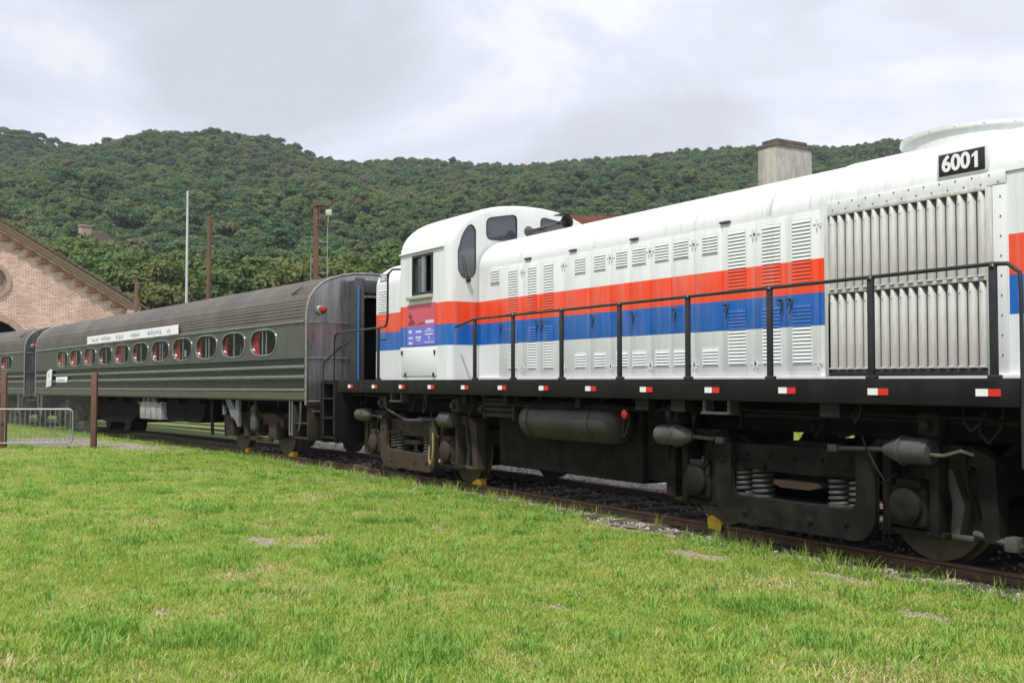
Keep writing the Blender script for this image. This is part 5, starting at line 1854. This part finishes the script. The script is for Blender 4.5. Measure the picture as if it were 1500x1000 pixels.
# trees one can tell apart at the foot of the hill
tree_protos = [crown_mesh('crown', 60 + k, 3.6, 3.8, 34, 5200, .20, 'tree_leaf') for k in range(4)]
trunk_me = []
for k in range(2):
    r = random.Random(90 + k)
    mb = MB()
    mb.tube([(0, 0, -.3), (.05, 0, 2.), (.1, .1, 4.2), (.0, .2, 6.6)], [.26, .20, .15, .06], 8)
    for q in range(6):
        a, z = r.uniform(0, 6.28), r.uniform(2.6, 5.2)
        mb.tube([(.05, .05, z), (math.cos(a) * 1.1, math.sin(a) * 1.1, z + .9), (math.cos(a) * 2.3, math.sin(a) * 2.3, z + 1.9)], [.10, .07, .03], 6)
    trunk_me.append(mb.mesh('trunk', 'bark'))
def tree(x, y, h_, k, label, spread=1.):
    root = empty('leafy_tree', (x, y, GZ))
    tag(root, label, 'tree', 'trees at the foot of the hill')
    s_ = h_ / 9.4
    inst(trunk_me[k % 2], 'trunk', root, (0, 0, 0), (0, 0, k * 1.3), (s_, s_, s_))
    inst(tree_protos[k % 4], 'crown', root, (0, 0, 6.0 * s_), (0, 0, k * .9), (s_ * spread, s_ * spread, s_))
    return root
def place(px, depth):
    k = (px - 750) / 1550
    return (-math.cos(PHI) + k * math.sin(PHI)) * depth, (math.sin(PHI) + k * math.cos(PHI)) * depth
LB = 'leafy green tree at the foot of the forested hill'
for i, (px, dep, top) in enumerate([(95, 128, 352), (60, 140, 335), (130, 118, 372), (160, 112, 366), (188, 104, 384), (212, 110, 370), (236, 102, 392), (258, 118, 372), (285, 112, 388), (312, 106, 384), (338, 116, 380), (365, 108, 392), (395, 118, 378), (425, 110, 384), (452, 122, 372), (486, 112, 380), (520, 120, 372), (552, 112, 378), (584, 120, 366), (625, 118, 360)]):
    x, y = place(px, dep)
    hgt = CAM_Z - GZ + (558 - top) / 1550 * dep
    lb = {0: 'leafy tree just above the brick shed roof', 7: 'leafy green tree directly behind the slender white pole', 9: 'leafy green tree directly behind the brown weathered pole', 14: 'leafy green tree directly behind the rusty mast', 4: 'leafy green tree right of the brown eave post', 19: 'leafy green tree rising just behind the locomotive cab'}.get(i, LB)
    tree(x, y, hgt, i, lb, 1.05)

# house on the slope above the brick shed
hs = empty('hillside_house', (-202, 34.6, 18.))
tag(hs, 'small pale house with brown roof and chimney among hillside trees', 'house')
hs.rotation_euler = (0, 0, R(8))
MB().box(-3, 3, -4.2, 4.0, -6, 8.0).build('wall', 'plaster', hs)
mb = MB()
mb.prism([(-5.0, 7.9), (4.8, 7.9), (1.6, 10.1), (.2, 10.1)], 'x', -3.6, 3.6)
mb.build('roof', 'roof_tile', hs)
mb = MB()
mb.cbox(1.6, 3.0, -2.4, -.5, 8, 11.2, .05)
mb.cbox(1.5, 3.1, -2.5, -.4, 11.0, 11.3, .04)
mb.build('chimney', 'plaster', hs)

# ------------------------------------------------------------------ lawn, stones and weeds
def tuft_mesh(name, seed, nb_, rad, hmin, hmax, wid, mat, flop=.5):
    g_ = np.random.default_rng(seed)
    V, F = [], []
    for k in range(nb_):
        a, rr = g_.uniform(0, 2 * PI), rad * math.sqrt(g_.uniform())
        bx, by = rr * math.cos(a), rr * math.sin(a)
        h_ = g_.uniform(hmin, hmax)
        da = g_.uniform(0, 2 * PI)
        ln = g_.uniform(.1, flop) * h_
        wx, wy = -math.sin(da + g_.uniform(-.6, .6)) * wid / 2, math.cos(da) * wid / 2
        o = len(V)
        mx_, my_ = bx + math.cos(da) * ln * .3, by + math.sin(da) * ln * .3
        V += [(bx - wx, by - wy, 0), (bx + wx, by + wy, 0), (mx_ + wx * .8, my_ + wy * .8, h_ * .6), (mx_ - wx * .8, my_ - wy * .8, h_ * .6), (bx + math.cos(da) * ln, by + math.sin(da) * ln, h_), (bx + math.cos(da) * ln, by + math.sin(da) * ln, h_ * .985)]
        F += [(o, o + 1, o + 2, o + 3), (o + 3, o + 2, o + 4, o + 5)]
    return bpy.data.objects.new(name, raw_mesh(name, V, np.array(F), mat))
gp = [tuft_mesh('tuft', 100 + k, 34, .12, .022, .060, .0075, 'grass_blade', 1.0) for k in range(4)]
gp += [tuft_mesh('tuft', 110 + k, 26, .10, .06, .13, .009, 'lush_blade', .8) for k in range(2)]
gp += [tuft_mesh('tuft', 120, 9, .05, .14, .30, .007, 'grass_blade', .45)]
gp += [tuft_mesh('tuft', 121, 22, .13, .02, .05, .007, 'straw_blade', 1.6), tuft_mesh('tuft', 122, 16, .16, .02, .06, .007, 'straw_blade', 1.6)]
gP, gR, gS, gI = [], [], [], []
def in_view(x, y, m_=1.5):
    dep = -x * math.cos(PHI) + y * math.sin(PHI)
    lat = x * math.sin(PHI) + y * math.cos(PHI)
    return dep > 4.6 and abs(lat) < dep * .50 + m_, dep
def lawn_edge(x):
    """near edge of the track at world x"""
    s_ = -12.05 - x
    d = max(0, s_ - S0)
    return 9.29 - d * d / (2 * TR) - 1.0
def sow(nmax, x0, x1, y0, y1, keep, big):
    for _ in range(nmax):
        x, y = random.uniform(x0, x1), random.uniform(y0, y1)
        ok, dep = in_view(x, y)
        if not ok:
            continue
        ed = lawn_edge(x) - y
        if ed < -.05 + .1 * noise.noise(Vector((x * 2.1, 0, 5))):
            continue
        bare = 0.
        for (px, py, ax, ay) in PATCH:
            q = ((x - px) / ax) ** 2 + ((y - py) / ay) ** 2
            if q < 1.6:
                bare = max(bare, 1.25 - q * .75)
        if ed < .36:
            bare = max(bare, .55 - ed + .6 * noise.noise(Vector((x * 1.4, y * 1.4, 9))))
        if random.random() < bare:
            continue
        lush = noise.noise(Vector((x * .55, y * .55, 2.)))
        if random.random() > keep(dep):
            continue
        s_ = big(dep) * random.uniform(.7, 1.25) * (1 + .35 * lush)
        t_ = noise.noise(Vector((x * 1.1, y * 1.1, 7.)))
        if t_ > .50 and random.random() < .55 and dep < 22:
            k = random.choice((4, 5))
        elif ed < .55 and random.random() < .28:
            k = random.choice((4, 5, 6))
        else:
            k = random.randrange(4)
            st_ = noise.noise(Vector((x * .8, y * .8, 31.))) + .5 * noise.noise(Vector((x * 2.7, y * 2.7, 3.)))
            if random.random() < .07 + max(0, st_ - .12) * 1.1:
                k = random.choice((7, 8))
            elif random.random() < .05:
                k = 4
        gP.append((x, y, GZ))
        hz = s_ * .78 * random.uniform(.8, 1.2) / (big(dep) ** 1.25)
        gS.append((s_, s_, hz * (.8 if ed < 1.2 else 1.)))
        gR.append((random.uniform(-.12, .12), random.uniform(-.12, .12), random.uniform(0, 6.28)))
        gI.append(k)
sow(52000, -14, -1, -.5, 8.6, lambda d: 1., lambda d: 1.)
sow(36000, -26, -14, 0, 8.6, lambda d: 1., lambda d: 1.25)
sow(16000, -48, -26, -2, 8.2, lambda d: 1., lambda d: 1.9)
for cx_, cy_, n_ in ((-7.35, 2.04, 60), (-10.39, 3.08, 26), (-6.17, 3.12, 46), (-6.6, 2.5, 24), (-5.0, 5.6, 24)):       # rank tufts
    for _ in range(n_):
        gP.append((cx_ + random.gauss(0, .2), cy_ + random.gauss(0, .16), GZ))
        s_ = random.uniform(.7, 1.1)
        gS.append((s_, s_, s_)); gR.append((0, 0, random.uniform(0, 6.28))); gI.append(random.choice((4, 5)))
# beyond the train
for _ in range(9000):
    x, y = random.uniform(-75, -12), random.uniform(14, 40)
    c_ = 9.29 - max(0, -12.05 - x - S0) ** 2 / (2 * TR)
    if y < c_ + 6.3:
        continue
    gP.append((x, y, GZ)); s_ = random.uniform(2, 3.2)
    gS.append((s_, s_, s_)); gR.append((0, 0, random.uniform(0, 6.28))); gI.append(random.randrange(4))
for _ in range(3500):
    x = random.uniform(-75, -30)
    c_ = 9.29 - max(0, -12.05 - x - S0) ** 2 / (2 * TR)
    y = c_ + random.uniform(6.2, 16)
    gP.append((x, y, GZ)); s_ = random.uniform(1.6, 2.6)
    gS.append((s_, s_, s_)); gR.append((0, 0, random.uniform(0, 6.28))); gI.append(random.randrange(4))
scatter('grass', gP, gR, gS, gI, gp, 'short green lawn grass beside the railway', 'grass')
# loose stones along the rail and on the bare patches
def stone_mesh(seed):
    r = random.Random(seed)
    bm = bmesh.new()
    bmesh.ops.create_icosphere(bm, subdivisions=1, radius=1)
    for v in bm.verts:
        v.co *= r.uniform(.7, 1.15)
        v.co.z *= .65
    me = bpy.data.meshes.new('stone')
    bm.to_mesh(me); bm.free()
    me.materials.append(MATS['stone'])
    return bpy.data.objects.new('stone', me)
stp_ = [stone_mesh(k) for k in range(4)]
sP, sR, sS, sI = [], [], [], []
def put_stone(x, y, z, s_):
    sP.append((x, y, z)); sS.append((s_ * random.uniform(.7, 1.3), s_, s_)); sR.append((random.uniform(0, 6), random.uniform(0, 6), random.uniform(0, 6))); sI.append(random.randrange(4))
for _ in range(3600):
    s_ = random.uniform(-10, 34)
    off = -1.0 - abs(random.gauss(0, .17))
    p = track(s_, off)[0]
    put_stone(p.x, p.y, GZ + .03 + min(0, p.z), random.uniform(.008, .026))
for _ in range(9000):
    p = track(random.uniform(-10, 34), random.uniform(-.75, 3.4))[0]
    put_stone(p.x, p.y, GZ + .035 + min(0, p.z), random.uniform(.012, .034))
for (px, py, ax, ay) in PATCH:
    for _ in range(int(90 * ax * ay * 5) + 12):
        put_stone(px + random.gauss(0, ax * .45), py + random.gauss(0, ay * .45), GZ + .012, random.uniform(.005, .016) * (1.6 if ax > 2 else 1))
scatter('ballast_stones', sP, sR, sS, sI, stp_, 'loose grey ballast stones along the rails', 'stones')

# ------------------------------------------------------------------ damp valley air between the train and the hill
m = bpy.data.materials.new('damp_air')
m.use_nodes = True
t = m.node_tree
t.nodes.remove(t.nodes['Principled BSDF'])
pv = t.nodes.new('ShaderNodeVolumePrincipled')
pv.inputs['Color'].default_value = (.80, .88, 1., 1)
pv.inputs['Density'].default_value = HAZE
pv.inputs['Anisotropy'].default_value = .2
t.links.new(pv.outputs[0], t.nodes['Material Output'].inputs['Volume'])
MATS['damp_air'] = m
hz = MB().box(-900, 120, -400, 900, -9., 175.).build('haze', 'damp_air')
tag(hz, 'pale damp air between the train and the hill', 'haze', None, 'stuff')
